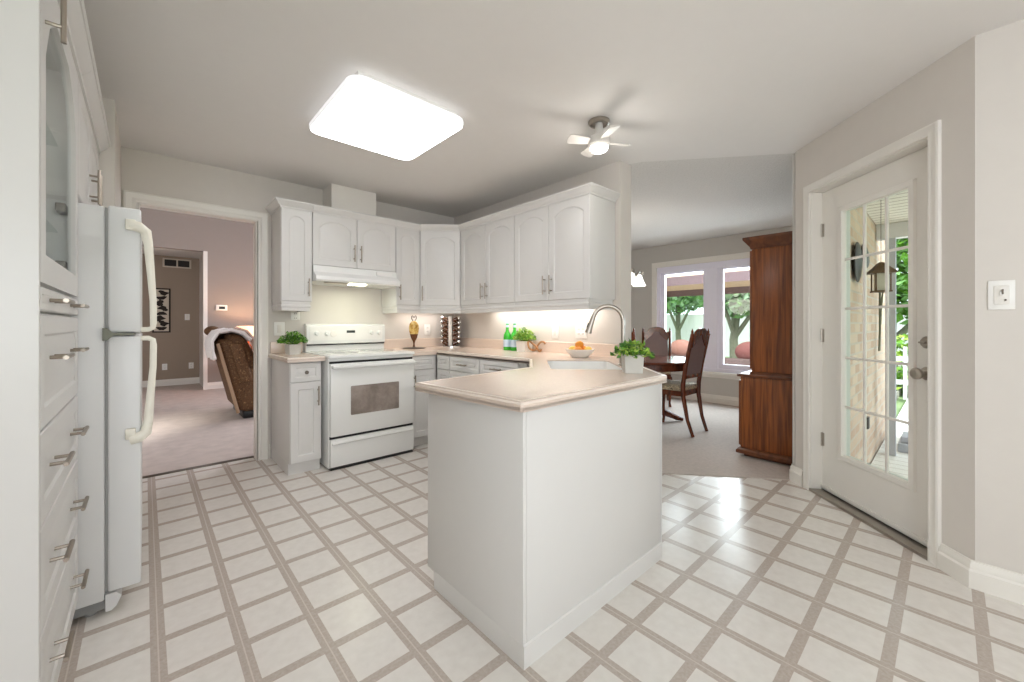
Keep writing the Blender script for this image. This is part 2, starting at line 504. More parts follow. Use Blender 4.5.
def raised(mb, x0, x1, z0, z1, yf, t=0.02, arch=0.0, margin=0.055, back=True):
    """a raised-panel door or drawer face; front plane y = yf - t, back y = yf"""
    N = 14
    w = x1 - x0
    mg = min(margin, w * 0.24, (z1 - z0) * 0.3)
    def loop(ins, y, ar, rc=0.0):
        a, b = x0 + ins, x1 - ins; zb, zt = z0 + ins, z1 - ins
        L = [(a, y, zb), (b, y, zb)]
        for i in range(N + 1):
            u = i / N
            x = b + (a - b) * u
            k = abs(2 * u - 1)
            drop = ar * k ** 2.4 if ar else 0
            L.append((x, y, zt - drop))
        return L
    f = yf - t
    ar = min(arch, w * 0.15)
    loops = [loop(0, yf, 0), loop(0, f + 0.003, 0), loop(0.003, f, 0), loop(mg, f, ar), loop(mg + 0.007, f + 0.006, ar),
             loop(mg + 0.012, f + 0.006, ar), loop(mg + 0.034, f + 0.0005, ar * 0.9)]
    mb.rings(loops)
    return mb


def pull(parent, x, z, y, L=0.16, vertical=True, m='pull_metal', off=0.032):
    """bar handle on two posts, front of the door at y"""
    mb = MB()
    if vertical:
        mb.cyl((x, y - off, z - L / 2), (x, y - off, z + L / 2), 0.006, seg=10)
        for s in (-1, 1): mb.cyl((x, y + 0.002, z + s * L * .3), (x, y - off, z + s * L * .3), 0.005, seg=8)
    else:
        mb.cyl((x - L / 2, y - off, z), (x + L / 2, y - off, z), 0.006, seg=10)
        for s in (-1, 1): mb.cyl((x + s * L * .3, y + 0.002, z), (x + s * L * .3, y - off, z), 0.005, seg=8)
    return mb.build('handle', m, parent)


def door(parent, x0, x1, z0, z1, yf=0.0, arch=0.05, handle=None, hz=None, hl=0.15, name='door', m='cabinet'):
    o = raised(MB(), x0, x1, z0, z1, yf, arch=arch).build(name, m, parent, smooth=25)
    if handle is not None: pull(o, handle, hz, yf - 0.02, hl, True)
    return o


# ------------------------------------------------------------------ setting: floors, walls, ceilings
H = 2.43
struct('floor', MB().prism([(-0.95, -2.3), (2.8, -2.3), (2.8, -0.02), (3.60, 0.72), (2.865, 1.625), (2.80, 1.80), (2.80, 4.02), (0.70, 4.02), (0.70, 4.115), (-0.03, 4.115), (-0.03, 4.02), (-0.95, 4.02)], -0.06, 0.0), 'vinyl', 'cream vinyl tile kitchen floor with taupe strips')
struct('floor_dining', MB().prism([(3.60, 0.72), (6.3, 0.72), (6.3, 4.8), (2.80, 4.8), (2.80, 1.80), (2.865, 1.625)], -0.06, 0.006), 'carpet', 'grey beige carpet of the dining room')
struct('floor_living', MB().prism([(-2.6, 4.10), (-0.03, 4.10), (-0.03, 4.115), (0.70, 4.115), (0.70, 4.10), (4.0, 4.10), (4.0, 10.1), (-2.6, 10.1)], -0.06, 0.004), 'carpet_living', 'pinkish carpet of the living room')
struct('trim_1', MB().box(-0.03, 0.70, 4.09, 4.12, 0.0, 0.012, 0.004), 'bronze', 'thin metal carpet strip in the doorway')
struct('ceiling', MB().prism([(-0.95, -2.3), (2.8, -2.3), (2.8, -0.02), (3.60, 0.72), (2.865, 1.625), (2.80, 1.80), (2.80, 4.02), (-0.95, 4.02)], H, H + 0.1), 'ceiling', 'smooth pale kitchen ceiling')
struct('ceiling_dining', MB().prism([(3.60, 0.72), (6.3, 0.72), (6.3, 4.8), (2.80, 4.8), (2.80, 1.80), (2.865, 1.625)], H, H + 0.1), 'popcorn', 'stippled dining room ceiling')
# range wall with the doorway
struct('wall_back', MB().prism([(-0.95, 0), (-0.035, 0), (-0.035, 2.045), (0.705, 2.045), (0.705, 0), (2.87, 0), (2.87, 3.9), (-0.95, 3.9)], 3.99, 4.10, fn=lambda a, b, h: (a, h, b)), 'wall', 'beige wall behind the range')
struct('wall_right', MB().box(2.72, 2.87, 1.72, 3.99, 0, H), 'wall', 'beige wall behind the sink counter')
struct('wall_left', MB().box(-0.95, -0.80, -2.3, 3.2, 0, H), 'wall', 'beige wall behind the fridge and pantry')
struct('wall_stub', MB().box(-0.95, -0.127, 3.2, 3.99, 0, H), 'wall', 'beige wall return between fridge and doorway')
struct('wall_side', MB().box(2.695, 2.83, -2.3, -0.0755, 0, H), 'wall', 'pale wall with the light switch')
# diagonal wall with the patio door: local frame x along the wall toward the camera, y into the wall
dwx = lambda s, e: ((s + e) / S2, (s - e) / S2)
dwall = lambda a, b, h: ((a + h) / S2, (a - h) / S2, b)     # a = distance along the wall, b = height, h = depth
struct('wall_door', MB().prism([(1.85, 0), (2.05, 0), (2.05, 2.08), (2.886, 2.08), (2.886, 0), (3.043, 0), (3.043, H), (1.85, H)], 1.959, 2.06, fn=dwall), 'wall', 'beige diagonal wall around the patio door')
struct('wall_rear', MB().box(3.562, 6.3, 0.62, 0.79, 0, H), 'dining_wall', 'dining room wall behind the hutch')
# dining window wall
struct('wall_window', MB().prism([(0.79, 0), (0.79, H), (4.8, H), (4.8, 0), (3.23, 0), (3.23, 2.08), (1.45, 2.08), (1.45, 0.46), (3.23, 0.46), (3.23, 0)][::-1] if False else
       [(0.79, 0), (4.8, 0), (4.8, H), (0.79, H)], 6.17, 6.30, fn=lambda a, b, h: (h, a, b), holes=[[(1.45, 0.46), (3.23, 0.46), (3.23, 2.08), (1.45, 2.08)]]), 'dining_wall', 'grey beige dining wall around the window')
struct('wall_dining_end', MB().box(2.72, 6.3, 4.6, 4.75, 0, H), 'dining_wall', 'far end wall of the dining room')
struct('wall_dining_side', MB().box(2.80, 2.87, 4.10, 4.6, 0, H), 'dining_wall', 'short dining side wall')
# breakfast end behind the camera with an assumed window opening
struct('wall_front', MB().prism([(-0.95, 0), (2.83, 0), (2.83, H), (-0.95, H)], -2.3, -2.2, fn=lambda a, b, h: (a, h, b), holes=[[(-0.75, 0.65), (1.15, 0.65), (1.15, 2.2), (-0.75, 2.2)]]), 'wall', 'wall behind the camera with an assumed wide window')
# living room and hall
struct('wall_living', MB().prism([(-2.6, 2.45), (0.80, 2.45), (0.80, 0), (4.0, 0), (4.0, 3.9), (-2.6, 3.9)], 8.9, 9.02, fn=lambda a, b, h: (a, h, b)), 'living_wall', 'mauve living room wall with the hall opening')
struct('wall_hall', MB().box(-2.6, 0.92, 9.95, 10.05, 0, 2.5), 'hall_wall', 'taupe hall wall with a picture and vent')
struct('wall_hall_side', MB().box(0.80, 0.92, 9.02, 9.95, 0, 2.5), 'hall_wall', 'hall side wall')
struct('ceiling_hall', MB().box(-2.6, 0.92, 9.02, 10.05, 2.45, 2.55), 'ceiling', 'hall ceiling')
struct('wall_living_left', MB().box(-2.72, -2.6, 4.1, 10.05, 0, 3.9), 'living_wall', 'living room left wall')
struct('wall_living_right', MB().box(4.0, 4.1, 4.1, 10.05, 0, 3.9), 'living_wall', 'living room right wall')
struct('ceiling_living', MB().box(-2.72, 4.1, 4.0, 10.05, 3.9, 4.0), 'ceiling', 'high living room ceiling')

# trims
BASE = [(0, 0), (0.02, 0), (0.02, 0.075), (0.013, 0.083), (0.013, 0.098), (0.006, 0.108), (0.006, 0.118), (0, 0.12)]
def baseboard(name, path, z=0.0):
    return struct(name, MB().sweep(path, [(o, h + z) for o, h in BASE]), 'trim', 'white ' + name.replace('_', ' '))
e0 = 1.959
def dp(s, e=e0): return dwx(s, e)
baseboard('baseboard_side', [dp(1.992), (2.695, -0.067), (2.695, -2.2)])
baseboard('baseboard_door', [(3.56, 0.79), (3.536, 0.781), dp(2.954)])
baseboard('baseboard_dining', [(6.17, 4.6), (6.17, 0.79), (3.70, 0.79)], 0.006)
baseboard('baseboard_back', [(0.792, 3.99), (0.80, 3.99)])
baseboard('baseboard_living', [(0.80, 9.0), (0.80, 8.9), (4.0, 8.9)], 0.004)
baseboard('baseboard_hall', [(-2.6, 9.95), (0.80, 9.95)], 0.004)
CAS = [(0, 0), (0, -0.016), (0.012, -0.02), (0.03, -0.014), (0.05, -0.02), (0.062, -0.024), (0.074, -0.02), (0.078, 0)]
struct('trim_2', MB().sweep([(-0.04, 0), (-0.04, 2.045), (0.71, 2.045), (0.71, 0)][::-1], CAS, fn=lambda a, b, h: (a, 3.99 + h, b)), 'trim', 'white casing around the living room doorway')
struct('trim_3', MB().sweep([(-0.04, 0), (-0.04, 2.05), (0.71, 2.05), (0.71, 0)][::-1], [(0, 3.99), (-0.012, 3.99), (-0.012, 4.1), (0, 4.1)], fn=lambda a, b, h: (a, h, b)), 'trim', 'white jamb lining of the doorway')
struct('trim_4', MB().sweep([(2.05, 0), (2.05, 2.08), (2.886, 2.08), (2.886, 0)][::-1], [(o * 0.72, h * 0.7) for o, h in CAS], fn=lambda a, b, h: dwall(a, b, e0 + h)), 'trim', 'white casing around the patio door')
struct('trim_5', MB().sweep([(2.05, 0), (2.05, 2.08), (2.886, 2.08), (2.886, 0)][::-1], [(0, 1.96), (-0.006, 1.96), (-0.006, 2.03), (-0.006, 2.1), (0, 2.1)], fn=lambda a, b, h: dwall(a, b, h)), 'trim', 'white jamb of the patio door')
struct('trim_6', MB().prism([(2.03, 0.0), (2.92, 0.0), (2.92, 0.016), (2.03, 0.016)], 1.95, 2.10, fn=dwall), 'nickel', 'metal threshold under the patio door')
struct('trim_7', MB().box(0.755, 0.815, 8.87, 8.9, 0.004, 2.45).box(0.785, 0.80, 8.9, 9.95, 0.0, 2.45), 'trim', 'white trim at the hall opening')

# patio door
dr = bpy.data.objects.new('door_1', None); COL.objects.link(dr)
dr['kind'] = 'structure'; dr['label'] = 'white patio door with fifteen divided panes'; dr['category'] = 'door'
dr.location = (*dwx(2.88, 2.037), 0.022); dr.rotation_euler = (0, 0, -0.75 * PI)
DW, DH = 0.822, 2.05
gx0, gx1, gz0, gz1 = 0.185, 0.645, 0.285, 1.875
MB().prism([(0, 0), (DW, 0), (DW, DH), (0, DH)], 0, 0.044, fn=lambda a, b, h: (a, h, b), holes=[[(gx0, gz0), (gx1, gz0), (gx1, gz1), (gx0, gz1)]]).build('leaf_panel', 'trim', dr)
MB().sweep([(gx0, gz0), (gx0, gz1), (gx1, gz1), (gx1, gz0)], [(0.006, 0.006), (0.0, -0.012), (-0.012, -0.014), (-0.028, -0.012), (-0.036, 0.002)], closed=True, fn=lambda a, b, h: (a, h, b)).build('glazing_frame', 'trim', dr)
MB().box(gx0, gx1, 0.018, 0.024, gz0, gz1).build('glass', 'glass', dr)
for i in range(1, 3):
    x = gx0 + (gx1 - gx0) * i / 3
    MB().box(x - 0.008, x + 0.008, 0.004, 0.017, gz0, gz1, 0.003).build('muntin', 'trim', dr)
for i in range(1, 5):
    z = gz0 + (gz1 - gz0) * i / 5
    MB().box(gx0, gx1, 0.006, 0.0165, z - 0.008, z + 0.008, 0.003).build('muntin', 'trim', dr)
kb = MB().lathe([(0.0, 0.0), (0.034, 0.0), (0.034, 0.006), (0.014, 0.01), (0.012, 0.03), (0.022, 0.036), (0.03, 0.05), (0.029, 0.062), (0.018, 0.072), (0, 0.074)], (DW - 0.085, 0, 0.885), axis='y').build('knob', 'nickel', dr)
MB().lathe([(0.0, 0.0), (0.031, 0.0), (0.031, 0.006), (0.022, 0.018), (0, 0.018)], (DW - 0.085, 0, 1.045), axis='y').box(DW - 0.101, DW - 0.069, -0.034, -0.016, 1.04, 1.05, 0.003).build('deadbolt', 'nickel', dr)
for z in (0.34, 1.06, 1.79):
    MB().box(-0.012, 0.018, -0.003, 0.004, z - 0.045, z + 0.045, 0.002).cyl((0, -0.006, z - 0.047), (0, -0.006, z + 0.047), 0.006, seg=8).build('hinge', 'nickel', dr)
MB().box(0, DW, -0.012, 0.0, 0.0, 0.03, 0.004).build('door_sweep', 'trim', dr)

# dining window
wd = bpy.data.objects.new('window_1', None); COL.objects.link(wd); wd['kind'] = 'structure'; wd['label'] = 'wide two-lite dining room window'; wd['category'] = 'window'
yz = lambda a, b, h: (h, a, b)
MB().sweep([(1.45, 0.46), (3.23, 0.46), (3.23, 2.08), (1.45, 2.08)], [(0.0, 6.17), (0.0, 6.152), (0.05, 6.15), (0.08, 6.155), (0.085, 6.17)], closed=True, fn=yz).build('casing', 'trim', wd)
M['vinyl_frame'] = mat('lilac_white_vinyl', (236, 233, 246), 0.4, var=0.01)
MB().sweep([(1.45, 0.46), (3.23, 0.46), (3.23, 2.08), (1.45, 2.08)], [(0.0, 6.175), (-0.05, 6.175), (-0.05, 6.27), (0, 6.27)], closed=True, fn=yz).build('window_frame', 'vinyl_frame', wd)
MB().box(6.18, 6.27, 2.29, 2.43, 0.5, 2.04).build('mullion', 'vinyl_frame', wd)
for a, b in ((1.50, 2.29), (2.43, 3.18)):
    MB().sweep([(a, 0.51), (b, 0.51), (b, 2.03), (a, 2.03)], [(0.0, 6.20), (-0.07, 6.20), (-0.07, 6.25), (0, 6.25)], closed=True, fn=yz).build('sash', 'vinyl_frame', wd)
    MB().box(6.222, 6.228, a + 0.06, b - 0.06, 0.57, 1.97).build('pane', 'glass', wd)
MB().box(6.125, 6.20, 1.40, 3.28, 0.41, 0.46, 0.006).build('window_sill', 'trim', wd)
MB().box(6.17, 6.21, 1.47, 3.21, 1.985, 2.07).build('blind_headrail', 'vinyl_frame', wd)
# assumed windows: an opening behind the camera, a casing alone in the living room
w2 = bpy.data.objects.new('assumed_window_2', None); COL.objects.link(w2); w2['kind'] = 'structure'; w2['label'] = 'assumed wide breakfast window behind the camera'; w2['category'] = 'window'
xz = lambda a, b, h: (a, h, b)
MB().sweep([(-0.75, 0.65), (1.15, 0.65), (1.15, 2.2), (-0.75, 2.2)], [(0.0, -2.2), (0.0, -2.18), (0.07, -2.18), (0.07, -2.2)], closed=True, fn=xz).build('casing', 'trim', w2)
MB().box(0.17, 0.23, -2.28, -2.23, 0.65, 2.2).build('mullion', 'trim', w2)

# ------------------------------------------------------------------ upper cabinets
UZ0, UZ1 = 1.35, 2.12
CROWN = [(0, 2.112), (0.008, 2.112), (0.010, 2.124), (0.018, 2.130), (0.030, 2.142), (0.040, 2.158), (0.044, 2.158), (0.048, 2.163), (0.048, 2.174), (0, 2.174)]
VAL = [(-0.02, 1.272), (0.0, 1.272), (0.0, 1.30), (0.006, 1.305), (0.006, 1.318), (0.0, 1.325), (0.002, 1.35), (-0.02, 1.35)]
G = 'white wall cabinets'

def wall_cab(name, label, loc, rotz, w, depth, doors, z0=UZ0, val=None, crown=None, body_poly=None):
    t = thing(name, label, 'cabinet', loc, rotz, G)
    if body_poly: MB().prism(body_poly, z0, UZ1).build('carcass', 'cabinet', t)
    else: MB().box(0, w, 0.0, depth, z0, UZ1, 0.001).build('carcass', 'cabinet', t)
    for (x0, x1, hx, hz) in doors:
        door(t, x0 + 0.002, x1 - 0.002, z0 + 0.003, UZ1 - 0.006, 0.0, arch=0.055, handle=hx, hz=hz)
    if crown: MB().sweep(crown, CROWN).build('crown_moulding', 'cabinet', t)
    if val: MB().sweep(val, VAL).build('light_valance', 'cabinet', t)
    return t

D = 0.31
yb = 3.68
wall_cab('wall_cabinet', 'narrow white wall cabinet beside the doorway casing, left of the hood', (0.812, yb, 0), 0, 0.236, D, [(0, 0.236, 0.205, 1.47)],
         crown=[(0, D), (0, -0.02), (0.236, -0.02)], val=[(0.006, D), (0.006, -0.014), (0.22, -0.014), (0.22, D)])
wall_cab('wall_cabinet', 'short two-door white wall cabinet directly above the range hood', (1.05, yb, 0), 0, 0.76, D, [(0, 0.38, 0.35, 1.80), (0.38, 0.76, 0.41, 1.80)], z0=1.668, crown=[(0, -0.02), (0.76, -0.02)])
P1 = (2.075, 3.66); P2 = (2.39, 3.395)
wall_cab('wall_cabinet', 'narrow white wall cabinet between the hood and the diagonal corner cabinet', (1.812, yb, 0), 0, 0.263, D, [(0, 0.263, 0.035, 1.475)],
         crown=[(0, -0.02), (0.263, -0.02)], val=[(0.012, D), (0.012, -0.014), (0.263, -0.014)])
th = math.atan2(P2[1] - P1[1], P2[0] - P1[0]); LD = math.hypot(P2[0] - P1[0], P2[1] - P1[1])
def to_loc(x, y, ox, oy, r):
    dx, dy = x - ox, y - oy
    return (dx * math.cos(-r) - dy * math.sin(-r), dx * math.sin(-r) + dy * math.cos(-r))
nx, ny = -math.sin(th), math.cos(th)
o1 = (P1[0] + 0.02 * nx, P1[1] + 0.02 * ny)
poly = [to_loc(*p, *o1, th) for p in ((2.077, 3.99), (2.077, 3.682))] + [(0.0, 0.0), (LD, 0.0)] + [to_loc(*p, *o1, th) for p in ((2.41, 3.393), (2.715, 3.393), (2.715, 3.985))]
poly[0] = to_loc(2.077, 3.985, *o1, th)
wall_cab('wall_cabinet', 'diagonal white corner wall cabinet with a single arched door', (*o1, 0), th, LD, D, [(0, LD, 0.03, 1.475)], body_poly=poly, crown=[(-0.004, -0.02), (LD + 0.004, -0.02)], val=[(0, -0.014), (LD, -0.014)])
wall_cab('wall_cabinet', 'two-door white wall cabinet on the sink wall, next to the diagonal corner cabinet', (2.41, 3.393, 0), -PI / 2, 0.81, D - 0.004, [(0, 0.405, 0.37, 1.475), (0.405, 0.81, 0.44, 1.475)],
         crown=[(0, -0.02), (0.81, -0.02)], val=[(0, -0.014), (0.81, -0.014)])
wall_cab('wall_cabinet', 'two-door white wall cabinet on the sink wall, next to the dining opening', (2.41, 2.581, 0), -PI / 2, 0.813, D - 0.004, [(0, 0.405, 0.37, 1.475), (0.405, 0.813, 0.44, 1.475)],
         crown=[(0, -0.02), (0.813, -0.02), (0.813, D - 0.004)], val=[(0, -0.014), (0.80, -0.014), (0.80, D - 0.02)])
tag(MB().box(1.235, 1.65, 3.75, 3.985, 2.1205, 2.428).build('vent_chase', 'trim'), 'white boxed vent chase on top of the cabinet above the hood', 'duct cover')

# range hood
hd = thing('range_hood', 'white under-cabinet range hood with a lit lens, above the range', 'range hood', (1.052, 3.985, 0))
MB().prism([(0, 1.525), (0, 1.666), (-0.335, 1.666), (-0.35, 1.61), (-0.415, 1.57), (-0.425, 1.54), (-0.41, 1.525)], 0, 0.756, fn=lambda a, b, h: (h, a, b)).build('hood_body', 'appliance', hd)
MB().box(0.10, 0.28, -0.39, -0.28, 1.517, 1.525, 0.004).build('filter', 'nickel', hd)
MB().box(0.29, 0.44, -0.40, -0.32, 1.511, 1.5245, 0.005).build('light_lens', 'hood_light', hd)
MB().box(0.55, 0.70, -0.362, -0.345, 1.618, 1.648).build('control_strip', 'plate_white', hd)
pl = bpy.data.lights.new('hood_glow', 'AREA'); pl.shape = 'RECTANGLE'; pl.size = 0.25; pl.size_y = 0.12; pl.energy = 1.7; pl.color = (0.97, 1.0, 0.78)
po = bpy.data.objects.new('hood_glow', pl); COL.objects.link(po); po.location = (1.052 + 0.37, 3.985 - 0.30, 1.50)
# under-cabinet strip on the sink wall
st = thing('strip_light', 'lit under-cabinet strip light on the sink wall', 'light', (2.60, 2.55, 1.335))
MB().box(-0.03, 0.03, -0.68, 0.68, -0.005, 0.0148, 0.004).build('housing', 'plate_white', st)
MB().box(-0.018, 0.018, -0.66, 0.66, -0.012, -0.005, 0.002).build('lens', 'strip_light', st)
a1 = area('strip_glow', (2.60, 2.55, 1.318), (0, 0, -1), 0.05, 1.3, 3.2, (1, 0.96, 0.92)); a1.rotation_euler = (0, math.radians(-12), 0)
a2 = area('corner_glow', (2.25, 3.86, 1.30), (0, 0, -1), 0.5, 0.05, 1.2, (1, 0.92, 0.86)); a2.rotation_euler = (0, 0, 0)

# ------------------------------------------------------------------ range
rg = thing('electric_range', 'white freestanding electric range with an oven window, below the hood', 'range', (1.068, 3.985, 0))
RW = 0.742; F = -0.665
MB().box(0, RW, F, -0.005, 0.014, 0.885, 0.004).build('body', 'appliance', rg)
MB().box(-0.004, RW + 0.004, F - 0.03, -0.06, 0.886, 0.912, 0.008).build('cooktop', 'appliance', rg)
ct = MB().box(0.03, RW - 0.03, F + 0.03, -0.10, 0.9125, 0.9165, 0.002).build('ceramic_top', 'cooktop', rg)
for (bx, by, br) in ((0.2, -0.5, 0.1), (0.54, -0.5, 0.085), (0.2, -0.23, 0.075), (0.54, -0.23, 0.1)):
    MB().lathe([(br - 0.012, 0), (br, 0), (br, 0.0008), (br - 0.012, 0.0008)], (bx, by, 0.9166), seg=32).build('burner_ring', 'burner_ring', rg)
od = MB().box(0.008, RW - 0.008, F - 0.035, F - 0.002, 0.265, 0.846, 0.008).build('oven_door', 'appliance', rg)
MB().prism(rrect(0.42, 0.235, 0.008, 3, 0.375, 0.54), F - 0.0385, F - 0.030, fn=lambda a, b, h: (a, h, b)).build('oven_window', 'oven_window', od)
MB().box(0.012, RW - 0.012, F - 0.078, F - 0.048, 0.805, 0.836, 0.012, 3).box(0.014, 0.06, F - 0.06, F - 0.03, 0.808, 0.832, 0.004).box(RW - 0.06, RW - 0.014, F - 0.06, F - 0.03, 0.808, 0.832, 0.004).build('oven_handle', 'appliance', od)
MB().box(0.008, RW - 0.008, F - 0.006, F, 0.846, 0.862).build('upper_shade_strip', 'black', rg)  # black strip standing in for the shade above the oven door
MB().box(0.008, RW - 0.008, F - 0.01, F - 0.001, 0.244, 0.265).build('lower_shade_strip', 'black', rg)  # shade between oven door and drawer, put in as a black strip
dw = MB().box(0.008, RW - 0.008, F - 0.033, F - 0.002, 0.024, 0.244, 0.008).build('storage_drawer', 'appliance', rg)
MB().sweep([(0.02, F - 0.033), (RW - 0.02, F - 0.033)], [(0, 0.20), (0.012, 0.206), (0.012, 0.216), (0, 0.228)]).build('drawer_lip', 'appliance', dw)
MB().box(0.012, RW - 0.012, F - 0.02, -0.03, 0.0, 0.0138).build('base', 'black', rg)
bgd = MB().prism([(-0.005, 0.90), (-0.005, 1.165), (-0.05, 1.165), (-0.085, 1.145), (-0.085, 0.985), (-0.075, 0.975), (-0.06, 0.965), (-0.06, 0.90)], 0.002, RW - 0.002, fn=lambda a, b, h: (h, a, b)).build('backguard', 'appliance', rg)
MB().box(0.03, RW - 0.03, -0.0875, -0.084, 1.01, 1.14).build('control_panel', 'plate_white', bgd)
MB().box(0.004, RW - 0.004, -0.078, -0.06, 0.966, 0.98).build('vent_slot', 'black', bgd)
for kx in (0.085, 0.175, 0.60, 0.675):
    MB().lathe([(0.022, 0), (0.022, 0.006), (0.016, 0.01), (0.014, 0.028), (0, 0.028)], (kx, -0.087, 1.075), axis='y', seg=20).build('knob', 'appliance', bgd)
MB().lathe([(0.0, 0), (0.03, 0), (0.028, 0.004), (0, 0.005)], (0.235, -0.0875, 1.07), axis='y').build('timer_dial', 'pot_white', bgd)
MB().box(0.355, 0.435, -0.0895, -0.087, 1.078, 1.102).build('clock_display', 'display', bgd)

# ------------------------------------------------------------------ base cabinets
GB = 'white base cabinets'
CT0, CT1 = 0.868, 0.905

def drawer(t, x0, x1, z0, z1, y=0.0, bar=True, knob=False):
    o = raised(MB(), x0, x1, z0, z1, y, arch=0, margin=0.035).build('drawer', 'cabinet', t, smooth=25)
    if knob: MB().lathe([(0.006, 0), (0.006, 0.014), (0.015, 0.02), (0.013, 0.028), (0, 0.03)], ((x0 + x1) / 2, y - 0.02, (z0 + z1) / 2), axis='y', seg=14).build('knob', 'bronze', o)
    elif bar: pull(o, (x0 + x1) / 2, (z0 + z1) / 2, y - 0.02, 0.13, False)
    return o

t = thing('base_cabinet', 'narrow white base cabinet with one drawer, between the doorway and the range', 'cabinet', (0.808, 3.39, 0), 0, GB)
MB().box(0, 0.226, 0, 0.595, 0.09, CT0, 0.001).build('carcass', 'cabinet', t)
MB().box(0.0, 0.226, 0.03, 0.595, 0, 0.09).build('toe_kick', 'cabinet', t)
drawer(t, 0.003, 0.223, 0.715, 0.862, knob=True)
door(t, 0.003, 0.223, 0.095, 0.71, arch=0, handle=0.197, hz=0.60, hl=0.15)
t = thing('base_cabinet', 'narrow white base cabinet between the range and the corner counter', 'cabinet', (1.818, 3.39, 0), 0, GB)
MB().box(0, 0.28, 0, 0.595, 0.09, CT0, 0.001).build('carcass', 'cabinet', t)
MB().box(0, 0.28, 0.05, 0.595, 0, 0.09).build('toe_kick', 'cabinet', t)
drawer(t, 0.003, 0.255, 0.735, 0.862, bar=False)
door(t, 0.003, 0.255, 0.095, 0.73, arch=0, handle=0.03, hz=0.62, hl=0.13)
t = thing('base_cabinet', 'white drawer base cabinet under the sink wall counter, nearest the corner', 'cabinet', (2.105, 3.384, 0), -PI / 2, GB)
MB().box(0, 0.70, 0, 0.60, 0.09, CT0, 0.001).build('carcass', 'cabinet', t)
MB().box(0, 0.70, 0.05, 0.60, 0, 0.09).build('toe_kick', 'cabinet', t)
drawer(t, 0.03, 0.24, 0.735, 0.862, bar=False)
drawer(t, 0.25, 0.695, 0.735, 0.862)
door(t, 0.03, 0.24, 0.095, 0.73, arch=0)
drawer(t, 0.25, 0.695, 0.42, 0.73); drawer(t, 0.25, 0.695, 0.095, 0.415)
t = thing('base_cabinet', 'white drawer base cabinet under the sink wall counter, nearest the sink', 'cabinet', (2.105, 2.682, 0), -PI / 2, GB)
MB().box(0, 0.55, 0, 0.60, 0.09, CT0, 0.001).build('carcass', 'cabinet', t)
MB().box(0, 0.55, 0.05, 0.60, 0, 0.09).build('toe_kick', 'cabinet', t)
drawer(t, 0.004, 0.47, 0.735, 0.862); drawer(t, 0.004, 0.47, 0.42, 0.73); drawer(t, 0.004, 0.47, 0.095, 0.415)
# diagonal sink base: hollow, so the bowl hangs inside
t = thing('sink_base_cabinet', 'white diagonal sink base cabinet in the corner of the counter', 'cabinet', (0, 0, 0), 0, GB)
sb = [(1.66, 1.64), (2.085, 2.085), (2.115, 2.125), (2.69, 2.125), (2.69, 1.715), (2.04, 1.10), (1.66, 1.10)]
MB().sweep(sb[::-1], [(0, 0.09), (0, CT0), (-0.018, CT0), (-0.018, 0.09)], closed=True).build('carcass', 'cabinet', t)
MB().prism(sb, 0.0, 0.089).build('toe_kick', 'cabinet', t)
# peninsula
t = thing('peninsula_cabinet', 'white peninsula cabinet with plain end and back panels, in the middle of the kitchen', 'cabinet', (0, 0, 0), 0)
MB().prism([(0.965, 0.985), (1.655, 0.985), (1.655, 1.55), (0.965, 1.55)], 0.085, CT0).build('carcass', 'cabinet', t)
MB().box(0.936, 0.953, 0.967, 1.582, 0.075, CT0, 0.0015).build('end_panel', 'cabinet', t)
MB().box(0.9535, 1.885, 0.967, 0.984, 0.075, CT0, 0.0015).build('back_panel', 'cabinet', t)
MB().prism([(1.886, 0.967), (1.90, 0.967), (2.05, 1.09), (2.04, 1.10)], 0.0, CT0).build('corner_panel', 'cabinet', t)
MB().sweep([(0.955, 1.525), (0.940, 1.525), (0.940, 0.966), (1.885, 0.966)], [(0.004, 0.0), (0.004, 0.076), (0.0, 0.08), (-0.012, 0.08), (-0.012, 0.0)][::-1]).build('kick_board', 'cabinet', t)
MB().box(0.962, 1.653, 0.985, 1.52, 0.0, 0.08).build('plinth', 'cabinet', t)
for (a, b) in ((0.975, 1.31), (1.315, 1.65)):
    MB().box(a, b, 1.551, 1.57, 0.10, 0.86, 0.003).build('door', 'cabinet', t)

# ------------------------------------------------------------------ countertops
EDGE = [(-0.02, 0.869), (-0.003, 0.869), (0.0, 0.872), (0.0, 0.884), (-0.008, 0.886), (-0.008, 0.8915), (0.002, 0.893), (0.0, 0.901), (-0.004, 0.905), (-0.02, 0.905)]
SD0, SD1, SE0, SE1 = 2.285, 2.865, 0.12, 0.55       # sink opening in the diagonal frame
sk_c = ((SD0 + SD1) / 2, (SE0 + SE1) / 2)
def diag(d, e): return ((d + e) / S2, (d - e) / S2)
hole = [diag(a, b) for a, b in rrect(SD1 - SD0, SE1 - SE0, 0.05, 5, *sk_c)]
outl = [(1.816, 3.985), (2.715, 3.985), (2.715, 1.735), (1.962, 0.996), (1.95, 0.975), (1.925, 0.955), (0.922, 0.948), (0.914, 0.956), (0.873, 1.58), (1.69, 1.69), (2.08, 2.08), (2.08, 3.35), (1.816, 3.35)]
ctp = thing('countertop', 'beige laminate countertop running along the sink wall and over the peninsula', 'countertop', (0, 0, 0))
MB().prism(outl, CT0 + 0.001, CT1 - 0.0002, holes=[hole]).build('slab', 'counter', ctp)
front = outl[2:-1]
MB().sweep(front[::-1], EDGE[::-1]).build('nosing', 'counter_edge', ctp)
MB().sweep([(1.816, 3.985), (2.715, 3.985), (2.715, 1.735)], [(0, CT1), (0.018, CT1), (0.018, 1.0), (0.012, 1.006), (0, 1.006)]).build('backsplash_lip', 'counter', ctp)
cl = thing('countertop', 'short beige laminate countertop left of the range', 'countertop', (0, 0, 0))
MB().box(0.80, 1.052, 3.36, 3.985, CT0 + 0.001, CT1 - 0.0002).build('slab', 'counter', cl)
